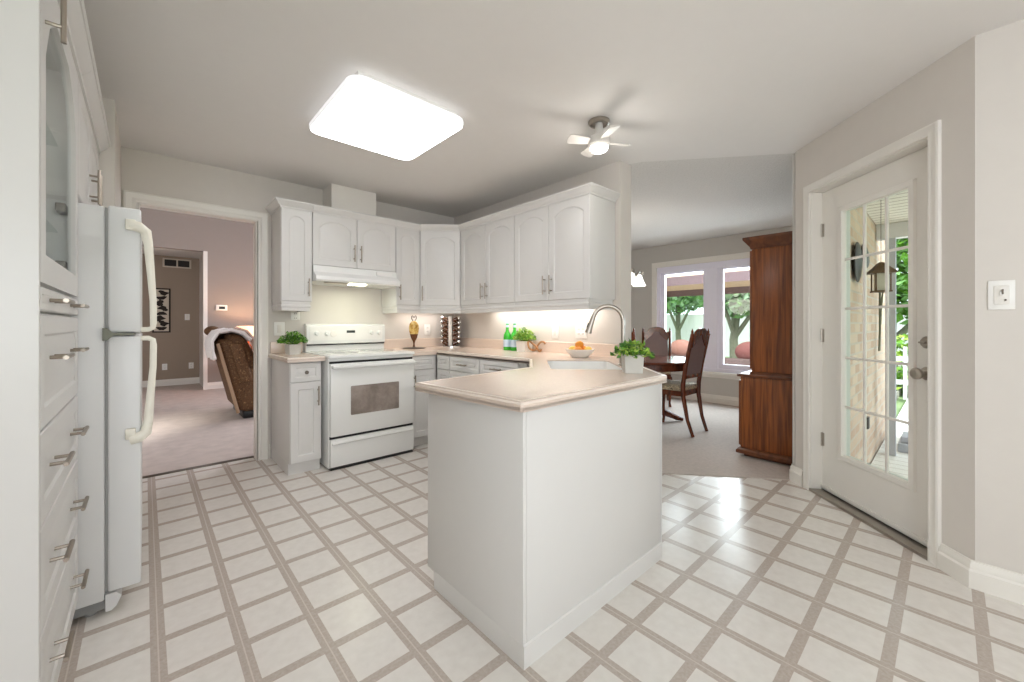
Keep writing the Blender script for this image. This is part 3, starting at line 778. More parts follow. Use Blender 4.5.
MB().sweep([(0.785, 3.985), (0.785, 3.345), (1.055, 3.345)], [(o, h) for o, h in EDGE]).build('nosing', 'counter_edge', cl)
MB().box(0.80, 1.052, 3.967, 3.985, CT1, 1.006, 0.003).build('backsplash_lip', 'counter', cl)

# sink and faucet
sk = thing('sink', 'white undermount sink set diagonally in the counter corner', 'sink', (*diag(*sk_c), 0), PI / 4)
W, L_ = SD1 - SD0, SE1 - SE0
def rl(dw, z, r): return [(a, b, z) for a, b in rrect(W + dw, L_ + dw, r, 5)]
MB().rings([rl(0.03, CT0 - 0.006, 0.06), rl(0.03, CT0, 0.06), rl(-0.002, CT0, 0.05), rl(-0.006, CT0 + 0.030, 0.05), rl(-0.012, CT0 + 0.0302, 0.05), rl(-0.016, CT0 - 0.02, 0.05), rl(-0.03, 0.72, 0.06), rl(-0.09, 0.70, 0.05), rl(-0.2, 0.697, 0.04)], cap0=False).build('basin', 'sink', sk)
MB().lathe([(0.0, 0), (0.035, 0), (0.035, 0.003), (0.02, 0.001), (0, 0.001)], (0, 0, 0.698)).build('drain', 'chrome', sk)
fx, fy = diag(2.52, 0.58)
fc = thing('faucet', 'tall brushed nickel gooseneck faucet beside the sink', 'faucet', (fx, fy, CT1), -PI / 4 * 0.93)
pts = [(0, 0, 0.04), (0, 0, 0.275)]
R = 0.094
for i in range(1, 15):
    a = PI * 0.93 * i / 14
    pts.append((-R + R * math.cos(a), 0, 0.275 + R * math.sin(a)))
MB().tube(pts, 0.0125, 14).build('spout', 'nickel', fc)
MB().lathe([(0.028, 0), (0.028, 0.008), (0.022, 0.012), (0.021, 0.075), (0.016, 0.085), (0.0125, 0.09)], (0, 0, 0), seg=20).build('base', 'nickel', fc)
e = Vector(pts[-1]); dv = (Vector(pts[-1]) - Vector(pts[-2])).normalized()
sh = MB().tube([e - dv * 0.004, e + dv * 0.03, e + dv * 0.06, e + dv * 0.095, e + dv * 0.10], 0.014, 14, rs=[0.013, 0.0145, 0.016, 0.021, 0.021]).build('spray_head', 'nickel', fc)
MB().tube([e + dv * 0.035 + Vector((-0.0135, 0, 0)), e + dv * 0.065 + Vector((-0.016, 0, 0))], 0.006, 8).build('spray_button', 'black', sh)
MB().tube([(0, 0.018, 0.055), (0, 0.04, 0.06), (0.01, 0.055, 0.11)], 0.006, 8).build('lever', 'nickel', fc)

# ------------------------------------------------------------------ fridge, pantry
fr = thing('refrigerator', 'white top-freezer refrigerator with ivory curved handles, beside the pantry', 'refrigerator', (0, 2.272, 0))
FW = 0.9
MB().box(-0.78, -0.118, 0.004, FW, 0.055, 1.632, 0.008).build('cabinet_body', 'fridge', fr)
MB().box(-0.118, -0.110, 0.008, FW - 0.01, 0.09, 1.628).build('gasket', 'gasket', fr)
fd = MB().box(-0.110, -0.012, 0.0, FW, 1.126, 1.638, 0.008, 3).build('freezer_door', 'fridge', fr)
rd = MB().box(-0.110, -0.012, 0.0, FW, 0.085, 1.114, 0.008, 3).build('fridge_door', 'fridge', fr)
def fhandle(par, z_hi, z_lo):
    s = 1 if z_hi > z_lo else -1
    y = 0.035
    pts = [(-0.045, -0.012, z_hi + s * 0.012), (-0.020, -0.016, z_hi + s * 0.006), (0.002, -0.008, z_hi - s * 0.01), (0.010, 0.0, z_hi - s * 0.06), (0.019, 0.004, z_hi - s * 0.2), (0.025, 0.006, z_lo + s * 0.12), (0.026, 0.006, z_lo + s * 0.03), (0.024, 0.008, z_lo + s * 0.008), (0.010, 0.012, z_lo), (-0.012, 0.014, z_lo)]
    mb = MB().tube(pts, 0.012, 10, rs=[0.016, 0.017, 0.015, 0.012, 0.010, 0.009, 0.009, 0.008, 0.008, 0.008], flat=1.3)
    mb.box(-0.06, -0.028, -0.024, 0.002, z_hi - 0.01, z_hi + 0.034, 0.005)
    mb.build('handle', 'fridge_handle', par)
fhandle(fd, 1.555, 1.138); fhandle(rd, 0.70, 1.102)
MB().prism([(-0.125, 1.095), (-0.112, 1.095), (-0.095, 1.114), (-0.03, 1.1165), (-0.03, 1.1235), (-0.095, 1.126), (-0.112, 1.145), (-0.125, 1.145)], -0.012, 0.05, fn=lambda a, b, h: (a, h, b)).build('hinge', 'hinge_metal', fr)
MB().box(-0.70, -0.118, 0.03, FW - 0.03, 0.012, 0.055).cyl((-0.16, 0.05, 0), (-0.16, 0.05, 0.05), 0.02).cyl((-0.16, FW - 0.05, 0), (-0.16, FW - 0.05, 0.05), 0.02).cyl((-0.7, 0.05, 0), (-0.7, 0.05, 0.05), 0.02).cyl((-0.7, FW - 0.05, 0), (-0.7, FW - 0.05, 0.05), 0.02).build('plinth', 'gasket', fr)
MB().prism([(-0.117, 0.012), (-0.117, 0.08), (-0.085, 0.08), (-0.07, 0.06), (-0.085, 0.025), (-0.10, 0.012)], 0.0, FW, fn=lambda a, b, h: (a, h, b)).build('toe_grille', 'fridge', fr)

PX = -0.19
pt = thing('pantry_cabinet', 'tall white pantry cabinet with a glass door above wide drawers, left of the refrigerator', 'cabinet', (PX - 0.02, 1.51, 0), PI / 2)
PWD = 0.752; PD = 0.565
MB().box(-0.016, 0.003, -0.0195, PD, 0.0, UZ1, 0.001).build('end_panel', 'cabinet', pt)
MB().box(PWD - 0.018, PWD, 0, PD, 0.0, UZ1, 0.001).build('end_panel', 'cabinet', pt)
MB().box(0.018, PWD - 0.018, PD - 0.012, PD, 0.0, UZ1).build('back_panel', 'cabinet', pt)
MB().box(0.018, PWD - 0.018, 0.0, PD - 0.012, 0.0, 0.1).build('toe_kick', 'cabinet', pt)
MB().box(0.018, PWD - 0.018, 0.0, PD - 0.012, 0.1, 1.19).build('drawer_box', 'cabinet', pt)
MB().box(0.018, PWD - 0.018, 0.0, PD - 0.012, UZ1 - 0.018, UZ1).build('top_panel', 'cabinet', pt)
MB().box(0.02, PWD - 0.02, 0.03, PD - 0.012, 1.5, 1.506).build('glass_shelf', 'cab_glass', pt)
MB().box(0.02, PWD - 0.02, 0.03, PD - 0.012, 1.82, 1.826).build('glass_shelf', 'cab_glass', pt)
X0, X1 = 0.004, PWD - 0.004
gd = MB().prism([(X0, 1.265), (X1, 1.265), (X1, UZ1 - 0.006), (X0, UZ1 - 0.006)], -0.02, 0.0, fn=lambda a, b, h: (a, h, b),
   holes=[[(X0 + 0.07, 1.34), (X1 - 0.07, 1.34), (X1 - 0.07, 1.86), (X1 - 0.13, 1.96), (X1 - 0.25, 2.03), (X0 + 0.25, 2.03), (X0 + 0.13, 1.96), (X0 + 0.07, 1.86)]]).build('glass_door', 'cabinet', pt)
MB().box(X0 + 0.06, X1 - 0.06, -0.008, -0.004, 1.33, 2.04).build('door_glass', 'cab_glass', gd)
for z in (1.375, 1.585):
    MB().box(X1 - 0.085, X1 - 0.015, 0.003, 0.03, z - 0.016, z + 0.016, 0.004).build('hinge', 'bronze', gd)
pull(gd, X0 + 0.06, 2.0, -0.02, 0.2)
pk = MB().lathe([(0, 0), (0.03, 0), (0.028, -0.01), (0, -0.012)], (0.3, 0.27, UZ1 - 0.0185)).build('added_glow_disc', 'strip_light', pt)  # glowing disc added to go with the cupboard fill, not a known lamp
pkl = bpy.data.lights.new('cupboard_fill', 'POINT'); pkl.energy = 1.6; pkl.shadow_soft_size = 0.03; pkl.color = (1, .97, .93)  # added fill light that lifts the dark cupboard interior
pko = bpy.data.objects.new('cupboard_fill', pkl); COL.objects.link(pko); pko.location = (PX - 0.29, 1.81, UZ1 - 0.06)
def pdrawer(z0, z1, hz):
    o = raised(MB(), X0, X1, z0, z1, 0.0, arch=0, margin=0.05).build('drawer', 'cabinet', pt, smooth=25)
    pull(o, X0 + 0.17, hz, -0.02, 0.13, False); pull(o, X1 - 0.17, hz, -0.02, 0.13, False)
pdrawer(1.195, 1.255, 1.225)
pdrawer(0.895, 1.185, 1.07)
pdrawer(0.655, 0.888, 0.78)
pdrawer(0.385, 0.648, 0.52)
pdrawer(0.105, 0.378, 0.25)
MB().sweep([(0, PD), (0, -0.02), (PWD, -0.02)], CROWN).build('crown_moulding', 'cabinet', pt)
# the cupboard over the fridge
oc = thing('wall_cabinet', 'white two-door cabinet above the refrigerator', 'cabinet', (PX - 0.02, 2.264, 0), PI / 2, G)
MB().box(0, 0.93, 0, PD, 1.66, UZ1, 0.001).build('carcass', 'cabinet', oc)
door(oc, 0.003, 0.463, 1.663, UZ1 - 0.006, arch=0.05, handle=0.42, hz=1.80, hl=0.16)
door(oc, 0.467, 0.927, 1.663, UZ1 - 0.006, arch=0.05, handle=0.51, hz=1.80, hl=0.16)
MB().sweep([(0, -0.02), (0.93, -0.02)], CROWN).build('crown_moulding', 'cabinet', oc)

# ------------------------------------------------------------------ ceiling lights
cl_ = thing('ceiling_light', 'large square lit flush ceiling light with rounded corners', 'ceiling light', (1.085, 2.325, H), 0)
MB().box(-0.30, 0.30, -0.33, 0.33, -0.075, 0.0).build('housing', 'plate_white', cl_)
def cll(dw, z, r): return [(a, b, z) for a, b in rrect(0.70 + dw, 0.75 + dw, r, 6)]
MB().rings([cll(-0.04, -0.036, 0.06), cll(-0.006, -0.042, 0.075), cll(0, -0.055, 0.08), cll(-0.012, -0.072, 0.075)], cap1=False).build('rim', 'diffuser_rim', cl_)
MB().rings([cll(-0.012, -0.0722, 0.075), cll(-0.05, -0.080, 0.06), cll(-0.25, -0.084, 0.05)], cap0=False).build('diffuser', 'diffuser', cl_)

fn_ = thing('ceiling_fan_light', 'small white four-blade fan light on the ceiling near the dining opening', 'ceiling fan', (2.095, 1.481, H), 0)
MB().lathe([(0.066, 0), (0.066, -0.012), (0.06, -0.02), (0.055, -0.022), (0.05, -0.012), (0.0, -0.012)], seg=28).build('canopy', 'nickel', fn_)
MB().lathe([(0.022, -0.012), (0.026, -0.06), (0.03, -0.09), (0.06, -0.10), (0.068, -0.115), (0.066, -0.15), (0.055, -0.16), (0, -0.16)], seg=24).build('motor', 'fan_white', fn_)
MB().lathe([(0.054, -0.16), (0.056, -0.172), (0.045, -0.186), (0.02, -0.192), (0, -0.193)], seg=24).build('light_lens', 'fan_light', fn_)
for a in (62, 152, 242, 332):
    a = math.radians(a); c, s = math.cos(a), math.sin(a)
    mb = MB()
    pl_ = [(0.06, -0.022), (0.12, -0.034), (0.19, -0.04), (0.205, -0.03), (0.21, 0.0), (0.205, 0.03), (0.19, 0.036), (0.12, 0.03), (0.06, 0.022)]
    mb.prism(pl_, -0.002, 0.002, fn=lambda u, v, h: (u * c - v * s, u * s + v * c, -0.13 + h + v * 0.28))
    mb.build('blade', 'fan_white', fn_)
lp = bpy.data.lights.new('fan_glow', 'POINT'); lp.energy = 2; lp.shadow_soft_size = 0.06; lp.color = (1, .96, .9)
lo = bpy.data.objects.new('fan_glow', lp); COL.objects.link(lo); lo.location = (2.095, 1.481, 2.16)

# ------------------------------------------------------------------ outlets and switches
def plate(name, label, loc, rotz, kind, w=0.075, h=0.118, group=None):
    t = thing(name, label, 'outlet' if 'outlet' in name else 'switch', loc, rotz, group)
    MB().box(-w / 2, w / 2, -0.006, 0.0, -h / 2, h / 2, 0.003).build('cover_plate', 'plate_white', t)
    n = max(1, round(w / 0.08)) if w > 0.1 else 1
    for i in range(n):
        cx = (i - (n - 1) / 2) * 0.046
        if kind == 'o':
            for z in (-0.02, 0.02):
                r = MB().box(cx - 0.016, cx + 0.016, -0.0075, -0.005, z - 0.014, z + 0.014, 0.003).build('receptacle', 'plate_white', t)
                MB().box(cx - 0.008, cx - 0.005, -0.0082, -0.007, z - 0.005, z + 0.006).box(cx + 0.005, cx + 0.008, -0.0082, -0.007, z - 0.005, z + 0.006).build('slot', 'dark_gap', r)
        elif kind == 'r':
            MB().box(cx - 0.017, cx + 0.017, -0.009, -0.005, -0.034, 0.034, 0.002).build('rocker', 'trim', t)
        else:
            MB().box(cx - 0.005, cx + 0.005, -0.018, -0.005, -0.002, 0.014, 0.002).build('toggle', 'plate_white', t)
    return t
rw = -PI / 2
plate('wall_switch', 'white rocker switch plate on the sink backsplash, between greenery and fruit bowl', (2.719, 2.39, 1.092), rw, 'r')
plate('wall_outlet', 'white double outlet plate on the sink backsplash, above the fruit bowl', (2.719, 2.10, 1.10), rw, 'o', 0.12)
plate('wall_outlet', 'white outlet on the range wall, right of the gold ornament', (2.352, 3.989, 1.10), 0, 'o')
plate('wall_switch', 'white switch plate on the range wall, above the small counter plant', (0.872, 3.989, 1.12), 0, 'r', 0.085)
plate('wall_outlet', 'white outlet directly under the narrow cabinet left of the hood', (1.0, 3.989, 1.235), 0, 'o', 0.075, 0.075)
sw = plate('wall_switch', 'white switch plate with two small dark toggles, beside the patio door', (2.694, -0.15, 1.285), rw, 'x', 0.075, 0.125)
MB().box(-0.021, 0.021, -0.0085, -0.006, -0.04, 0.04, 0.002).build('switch_frame', 'trim', sw)
MB().box(0.0, 0.006, -0.02, -0.008, 0.002, 0.024, 0.002).build('slider', 'bronze', sw)
MB().box(0.008, 0.014, -0.012, -0.008, -0.026, -0.018, 0.001).build('indicator', 'bronze', sw)
plate('wall_switch', 'ivory switch plate on the hall wall, right of the picture', (0.60, 9.949, 1.30), 0, 'r')
plate('wall_outlet', 'hall wall outlet near the baseboard, under the picture', (0.27, 9.949, 0.36), 0, 'o')
plate('wall_outlet', 'hall wall outlet near the baseboard, beside the white trim', (0.66, 9.949, 0.36), 0, 'o')
th_ = thing('thermostat', 'small white thermostat with dark screen on the mauve wall', 'thermostat', (1.02, 8.9, 1.46))
MB().box(-0.085, 0.085, -0.025, 0.0, -0.05, 0.05, 0.006).build('case', 'plate_white', th_)
MB().box(-0.04, 0.05, -0.027, -0.025, -0.026, 0.022).build('screen', 'display', th_)
vg = thing('vent_grille', 'return air vent with two dark grilles high on the hall wall', 'vent', (0.45, 9.95, 2.32))
MB().box(-0.21, 0.21, -0.012, 0.0, -0.085, 0.085, 0.003).build('frame', 'art_paper', vg)
for s in (-1, 1):
    g = MB().box(s * 0.097 - 0.085, s * 0.097 + 0.085, -0.014, -0.012, -0.06, 0.06).build('grille', 'dark_gap', vg)
    mb = MB()
    for k in range(5): mb.box(s * 0.097 - 0.084, s * 0.097 + 0.084, -0.018, -0.0145, -0.055 + k * 0.025, -0.049 + k * 0.025)
    mb.build('louvers', 'art_dark', g)
pc = thing('framed_picture', 'dark framed panel with black figures on the hall wall', 'picture', (0.225, 9.95, 1.42))
MB().box(-0.115, 0.115, -0.012, -0.002, -0.40, 0.40).build('paper', 'art_paper', pc)
MB().sweep([(-0.105, -0.39), (0.105, -0.39), (0.105, 0.39), (-0.105, 0.39)], [(0, -0.02), (0.025, -0.02), (0.025, 0), (0, 0)], closed=True, fn=lambda a, b, h: (a, h, b)).build('frame', 'art_dark', pc)
mb = MB()
for k in range(8):
    zc = -0.34 + 0.095 * k; off = 0.03 * math.sin(k * 2.1)
    poly_ = []
    for j in range(12):
        a = 2 * PI * j / 12
        poly_.append((off + (0.066 + 0.028 * math.sin(3 * a + k)) * math.cos(a), zc + (0.046 + 0.018 * math.cos(2 * a + 2 * k)) * math.sin(a)))
    mb.prism(poly_, -0.0145, -0.0125, fn=lambda a, b, h: (a, h, b))
mb.build('motif', 'art_dark', pc)

# ------------------------------------------------------------------ things on the counters
def potted(name, label, loc, pot_w, pot_h, leafmats, R_, n, size, pot='pot_grey', rot=0.3, tall=0.6, trail=0.0, cat='plant'):
    t = thing(name, label, cat, loc, rot)
    a, b = pot_w / 2, pot_w / 2 * 0.86
    q = lambda h, z: [(-h, -h, z), (h, -h, z), (h, h, z), (-h, h, z)]
    MB().rings([q(b, 0), q(a, pot_h), q(a - 0.007, pot_h), q(a - 0.010, pot_h - 0.012)]).build('pot', pot, t, smooth=20)
    MB().box(-a + 0.012, a - 0.012, -a + 0.012, a - 0.012, pot_h - 0.02, pot_h - 0.01).build('soil', 'soil', t)
    for k, lm in enumerate(leafmats):
        pts = []; mb = MB()
        for i in range(n // len(leafmats)):
            ph = random.uniform(0, 2 * PI); rr = R_ * math.sqrt(random.random()); zz = pot_h + 0.005 + R_ * tall * (1 - (rr / R_) ** 2 * 0.75) * random.uniform(0.3, 1.15) - trail * (rr / R_) ** 3
            pts.append((rr * math.cos(ph), rr * math.sin(ph), zz))
        mb.leafs(pts, size)
        for p in pts[::4]: mb.tube([(p[0] * .15, p[1] * .15, pot_h - 0.012), (p[0] * .6, p[1] * .6, (pot_h + p[2]) / 2 + .005), p], 0.0012, 4)
        mb.build('leaves', lm, t, smooth=0)
    return t
potted('potted_plant', 'leafy green plant in a grey cube pot on the peninsula corner', (1.905, 1.135, CT1), 0.10, 0.095, ['leaf', 'leaf_dark', 'leaf_lime'], 0.105, 230, 0.036, tall=0.62, trail=0.02, rot=0.75)
potted('potted_plant', 'bushy green herb in a small grey pot on the counter left of the range', (0.93, 3.78, CT1), 0.10, 0.085, ['leaf', 'leaf_dark'], 0.115, 380, 0.028, tall=0.85, rot=0.15)
potted('potted_plant', 'pale green hydrangea in a white pot beside the green bottles', (2.622, 2.69, CT1), 0.115, 0.10, ['leaf_lime', 'leaf'], 0.105, 380, 0.036, pot='pot_white', tall=1.0, rot=0.1)

def bottle(label, x, y):
    t = thing('glass_bottle', label, 'bottle', (x, y, CT1), -1.6, 'green glass bottles on the sink counter')
    MB().lathe([(0.0, 0), (0.036, 0), (0.039, 0.006), (0.039, 0.13), (0.035, 0.155), (0.018, 0.185), (0.0145, 0.20), (0.0145, 0.262), (0.016, 0.264), (0.016, 0.272), (0.0, 0.272)], seg=24).build('glass_body', 'bottle', t)
    MB().lathe([(0.0395, 0.035), (0.0398, 0.035), (0.0398, 0.105), (0.0395, 0.105)], seg=24).build('paper_label', 'bottle_label', t)
    MB().lathe([(0.0152, 0.225), (0.0155, 0.225), (0.0155, 0.25), (0.0152, 0.25)], seg=16).build('neck_label', 'bottle_label', t)
    MB().lathe([(0.0165, 0.262), (0.0172, 0.262), (0.0172, 0.276), (0.0, 0.278)], seg=16).build('cap', 'bottle_label', t)
bottle('green glass bottle with pale label, the one nearer the spice rack', 2.64, 2.95)
bottle('green glass bottle with pale label, the one touching the hydrangea pot', 2.65, 2.855)

kn = thing('wooden_knot', 'light brown looped wooden ornament leaning beside the hydrangea pot', 'ornament', (2.645, 2.555, CT1), 0.9)
pts = []
for i in range(40):
    a = 2 * PI * i / 40
    pts.append((0.03 * math.sin(3 * a), 0.062 * math.cos(a) * (1 + 0.25 * math.cos(2 * a)), 0.055 + 0.042 * math.sin(2 * a + 0.5) + 0.006 * math.sin(5 * a)))
MB().tube(pts, 0.009, 8, closed=True).build('loop', 'driftwood', kn)

fb = tag(MB().lathe([(0.0, 0.0), (0.062, 0.0), (0.07, 0.006), (0.105, 0.045), (0.115, 0.062), (0.110, 0.063), (0.098, 0.046), (0.064, 0.014), (0.0, 0.010)], seg=36).build('fruit_bowl', 'pot_white', loc=(2.50, 1.945, CT1)), 'white ceramic bowl of citrus on the counter behind the sink', 'bowl')
def fruit(name, label, cat, x, y, z, r, m, sc=(1, 1, 1)):
    t = thing(name, label, cat, (2.50 + x, 1.945 + y, CT1 + z), 0.4, 'citrus fruit in the white bowl')
    MB().sphere((0, 0, 0), r, sc, 20, 14).build('peel', m, t)
    MB().cyl((0, 0, r * sc[2] * 0.97), (0, 0, r * sc[2] * 1.02), 0.004, seg=8).build('stem_button', 'leaf_dark', t)
fruit('orange_fruit', 'orange lying on top of the citrus pile in the white bowl', 'orange', 0.0, 0.005, 0.094, 0.034, 'orange', (1, 1, .94))
fruit('orange_fruit', 'orange at the front of the white bowl under the top one', 'orange', -0.045, -0.02, 0.052, 0.033, 'orange', (1, 1, .94))
fruit('lemon', 'yellow lemon at the end of the bowl toward the bottles', 'lemon', -0.01, 0.06, 0.053, 0.031, 'lemon', (1.0, 1.2, 1))
fruit('lemon', 'yellow lemon at the end of the bowl toward the faucet', 'lemon', 0.025, -0.06, 0.053, 0.031, 'lemon', (1.2, 1.0, 1))
fruit('orange_fruit', 'orange at the back of the white bowl against the wall side', 'orange', 0.055, 0.01, 0.055, 0.031, 'orange')

sc_ = thing('ornament', 'gold and brown egg-shaped ornament with scrolls on a thin stand, right of the range', 'ornament', (2.10, 3.83, CT1), 0.2)
MB().lathe([(0.0, 0.0), (0.115, 0.0), (0.12, 0.006), (0.10, 0.011), (0.02, 0.014), (0.012, 0.02), (0.0, 0.02)], seg=30).build('stand', 'bronze', sc_)
MB().lathe([(0.012, 0.018), (0.008, 0.05), (0.014, 0.08), (0.02, 0.085)], seg=14).build('stem', 'brown_glaze', sc_)
MB().lathe([(0.0, 0.082), (0.018, 0.083), (0.034, 0.115), (0.042, 0.15), (0.043, 0.152)], seg=24).build('lower_body', 'brown_glaze', sc_)
MB().lathe([(0.043, 0.152), (0.05, 0.19), (0.052, 0.22), (0.046, 0.255), (0.03, 0.28), (0.018, 0.29), (0.0, 0.29)], seg=24).build('upper_body', 'gold', sc_)
for s in (-1, 1):
    pts = [(s * 0.012, 0, 0.288)] + [(s * (0.02 + 0.012 * math.cos(a)), 0, 0.325 + 0.022 * math.sin(a)) for a in [(-PI / 2 + PI * 1.5 * i / 10) for i in range(11)]]
    MB().tube(pts, 0.005, 8).build('scroll', 'bronze', sc_)

# two-sided tower of spice jars
srx, sry = 2.565, 3.83
rk = thing('spice_rack', 'white and chrome tower spice rack in the counter corner', 'spice rack', (srx, sry, CT1), -0.75)
MB().lathe([(0.0, 0.0), (0.125, 0.0), (0.125, 0.012), (0.11, 0.018), (0.0, 0.018)], seg=30).build('base', 'chrome', rk)
MB().box(-0.02, 0.02, -0.055, 0.055, 0.018, 0.345, 0.004).build('column', 'pot_white', rk)
for s in (-1, 1):
    for k in range(6):
        z = 0.046 + k * 0.053
        mb = MB()
        for y in (-0.036, 0.036):
            mb.tube([(s * 0.021, y - 0.022, z - 0.012), (s * 0.07, y - 0.022, z - 0.024 + 0.03), (s * 0.07, y + 0.022, z - 0.024 + 0.03), (s * 0.021, y + 0.022, z - 0.012)], 0.0018, 6)
        mb.build('holder', 'chrome', rk)
ca, sa = math.cos(-0.75), math.sin(-0.75)
proto = None
for s in (-1, 1):
    for k in range(6):
        for y in (-0.036, 0.036):
            z = 0.046 + k * 0.053
            lx, ly = s * 0.062, y
            p = (srx + lx * ca - ly * sa, sry + lx * sa + ly * ca, CT1 + z)
            rz = -0.75 + (0 if s > 0 else PI)
            lab = 'small glass spice jar with chrome lid tilted in the tower spice rack'
            if proto is None:
                proto = thing('spice_jar', lab, 'jar', p, rz, 'spice jars in the tower rack')
                R3 = Matrix.Rotation(math.radians(-62), 3, 'Y') @ Matrix.Identity(3)
                def tilt(prof, m, nm):
                    mb = MB().lathe(prof, seg=14)
                    bmesh.ops.rotate(mb.bm, cent=(0, 0, 0), matrix=Matrix.Rotation(math.radians(62), 3, 'Y'), verts=mb.bm.verts)
                    mb.build(nm, m, proto)
                tilt([(0.0, -0.036), (0.0195, -0.036), (0.0205, -0.03), (0.0205, 0.018), (0.016, 0.026), (0.0, 0.026)], 'jar', 'glass_body')
                tilt([(0.0, 0.027), (0.021, 0.027), (0.021, 0.044), (0.019, 0.047), (0.0, 0.047)], 'chrome', 'lid')
            else:
                dup(proto, p, rz, lab)

# ------------------------------------------------------------------ living room
rc = thing('recliner', 'brown patterned recliner seen from behind through the doorway', 'recliner', (0.83, 5.77, 0.004), 0.0)
RD = 0.86
def slab(x_b, x_t, th_, y0, y1, z0, z1, bev=0.06):
    mb = MB().box(0, th_, y0, y1, z0, z1, bev, 4)
    for v in mb.bm.verts:
        k = (v.co.z - z0) / (z1 - z0); v.co.x += x_b + (x_t - x_b) * k
    return mb
slab(0.0, -0.21, 0.17, 0.02, RD - 0.02, 0.10, 0.98, 0.05).build('back_shell', 'recliner', rc)
slab(0.12, -0.16, 0.22, 0.04, RD - 0.04, 0.45, 1.04, 0.09).build('back_cushion', 'recliner', rc)
slab(0.02, 0.06, 0.86, 0.0, 0.20, 0.09, 0.62, 0.07).build('arm', 'recliner', rc)
slab(0.02, 0.06, 0.86, RD - 0.20, RD, 0.09, 0.62, 0.07).build('arm', 'recliner', rc)
slab(0.2, 0.2, 0.72, 0.2, RD - 0.2, 0.12, 0.48, 0.07).build('seat', 'recliner', rc)
slab(0.02, -0.10, 0.14, -0.015, 0.045, 0.45, 0.93, 0.035).build('wing', 'recliner', rc)
for y in (-0.002,):
    MB().tube([(-0.005, y, 0.09), (-0.09, y, 0.45), (-0.205, y, 0.93)], 0.018, 8).build('welt', 'recliner_welt', rc)
MB().box(0.05, 0.86, 0.05, RD - 0.05, 0.0, 0.095, 0.02).build('base', 'black', rc)
tb = thing('throw_blanket', 'white knit throw over the top of the recliner back', 'blanket', (0.83, 5.77, 0.004))
def drape(y0, y1, prof, th_, n=9, wob=0.012):
    loops = []
    for i in range(n):
        y = y0 + (y1 - y0) * i / (n - 1)
        up = [(x + wob * math.sin(i * 1.7), y, z + wob * math.cos(i * 2.3)) for x, z in prof]
        dn = [(x * 1.0, y, z) for x, z in up and [(u[0], u[2]) for u in up][::-1]]
        ins = []
        for (x, _y, z) in dn:
            dx, dz = -0.1 - x, 0.80 - z; L = math.hypot(dx, dz); ins.append((x + dx / L * th_, y, z + dz / L * th_))
        loops.append(up + ins)
    return MB().rings(loops)
drape(-0.06, 0.62, [(-0.25, 0.74), (-0.272, 0.85), (-0.27, 0.98), (-0.21, 1.075), (-0.08, 1.10), (0.05, 1.06), (0.13, 0.97)], 0.03).build('knit', 'throw', tb)
drape(-0.07, 0.12, [(-0.03, 1.115), (0.08, 1.075), (0.165, 0.96), (0.20, 0.80), (0.22, 0.66)], 0.02).build('pink_fold', 'throw_pink', tb)
cu = tag(MB().sphere((0, 0, 0), 0.16, (0.55, 1.0, 0.42), 18, 12).build('cushion', 'recliner', loc=(0.65, 6.52, 1.07)), 'dark brown cushion on the far corner of the recliner back', 'cushion')
stb = thing('side_table', 'small wooden side table under the lit lamp', 'table', (1.36, 8.45, 0.004))
MB().lathe([(0.0, 0.54), (0.25, 0.54), (0.26, 0.55), (0.25, 0.565), (0.0, 0.565)], seg=28).build('tabletop', 'oak_dark', stb)
MB().lathe([(0.03, 0.0), (0.035, 0.2), (0.025, 0.54), (0.0, 0.54)], seg=14).build('column', 'oak_dark', stb)
MB().lathe([(0.0, 0.0), (0.18, 0.0), (0.16, 0.025), (0.03, 0.04), (0, 0.04)], seg=20).build('foot', 'oak_dark', stb)
lm = thing('table_lamp', 'table lamp with a glowing cream drum shade in the living room', 'lamp', (1.36, 8.45, 0.5695))
MB().lathe([(0.0, 0.0), (0.07, 0.0), (0.07, 0.015), (0.03, 0.03), (0.06, 0.14), (0.055, 0.2), (0.015, 0.26), (0.012, 0.36), (0.0, 0.36)], seg=20).build('lamp_base', 'brown_glaze', lm)
MB().lathe([(0.20, 0.33), (0.175, 0.56), (0.17, 0.56), (0.195, 0.33)], seg=30).build('lamp_shade', 'lamp_shade', lm)
lp = bpy.data.lights.new('table_lamp_bulb', 'POINT'); lp.energy = 16; lp.shadow_soft_size = 0.05; lp.color = (1, .72, .45)
lo = bpy.data.objects.new('table_lamp_bulb', lp); COL.objects.link(lo); lo.location = (1.36, 8.45, 1.03)
w3 = bpy.data.objects.new('assumed_window_3', None); COL.objects.link(w3); w3['kind'] = 'structure'; w3['label'] = 'assumed living room window, only a casing on the solid right wall'; w3['category'] = 'window'  # casing added around the living room daylight lamp; the wall has no opening
MB().sweep([(4.85, 0.75), (7.15, 0.75), (7.15, 2.75), (4.85, 2.75)], [(0.0, 4.0), (0.0, 3.97), (0.08, 3.97), (0.08, 4.0)], closed=True, fn=lambda a, b, h: (h, a, b)).build('casing', 'trim', w3)

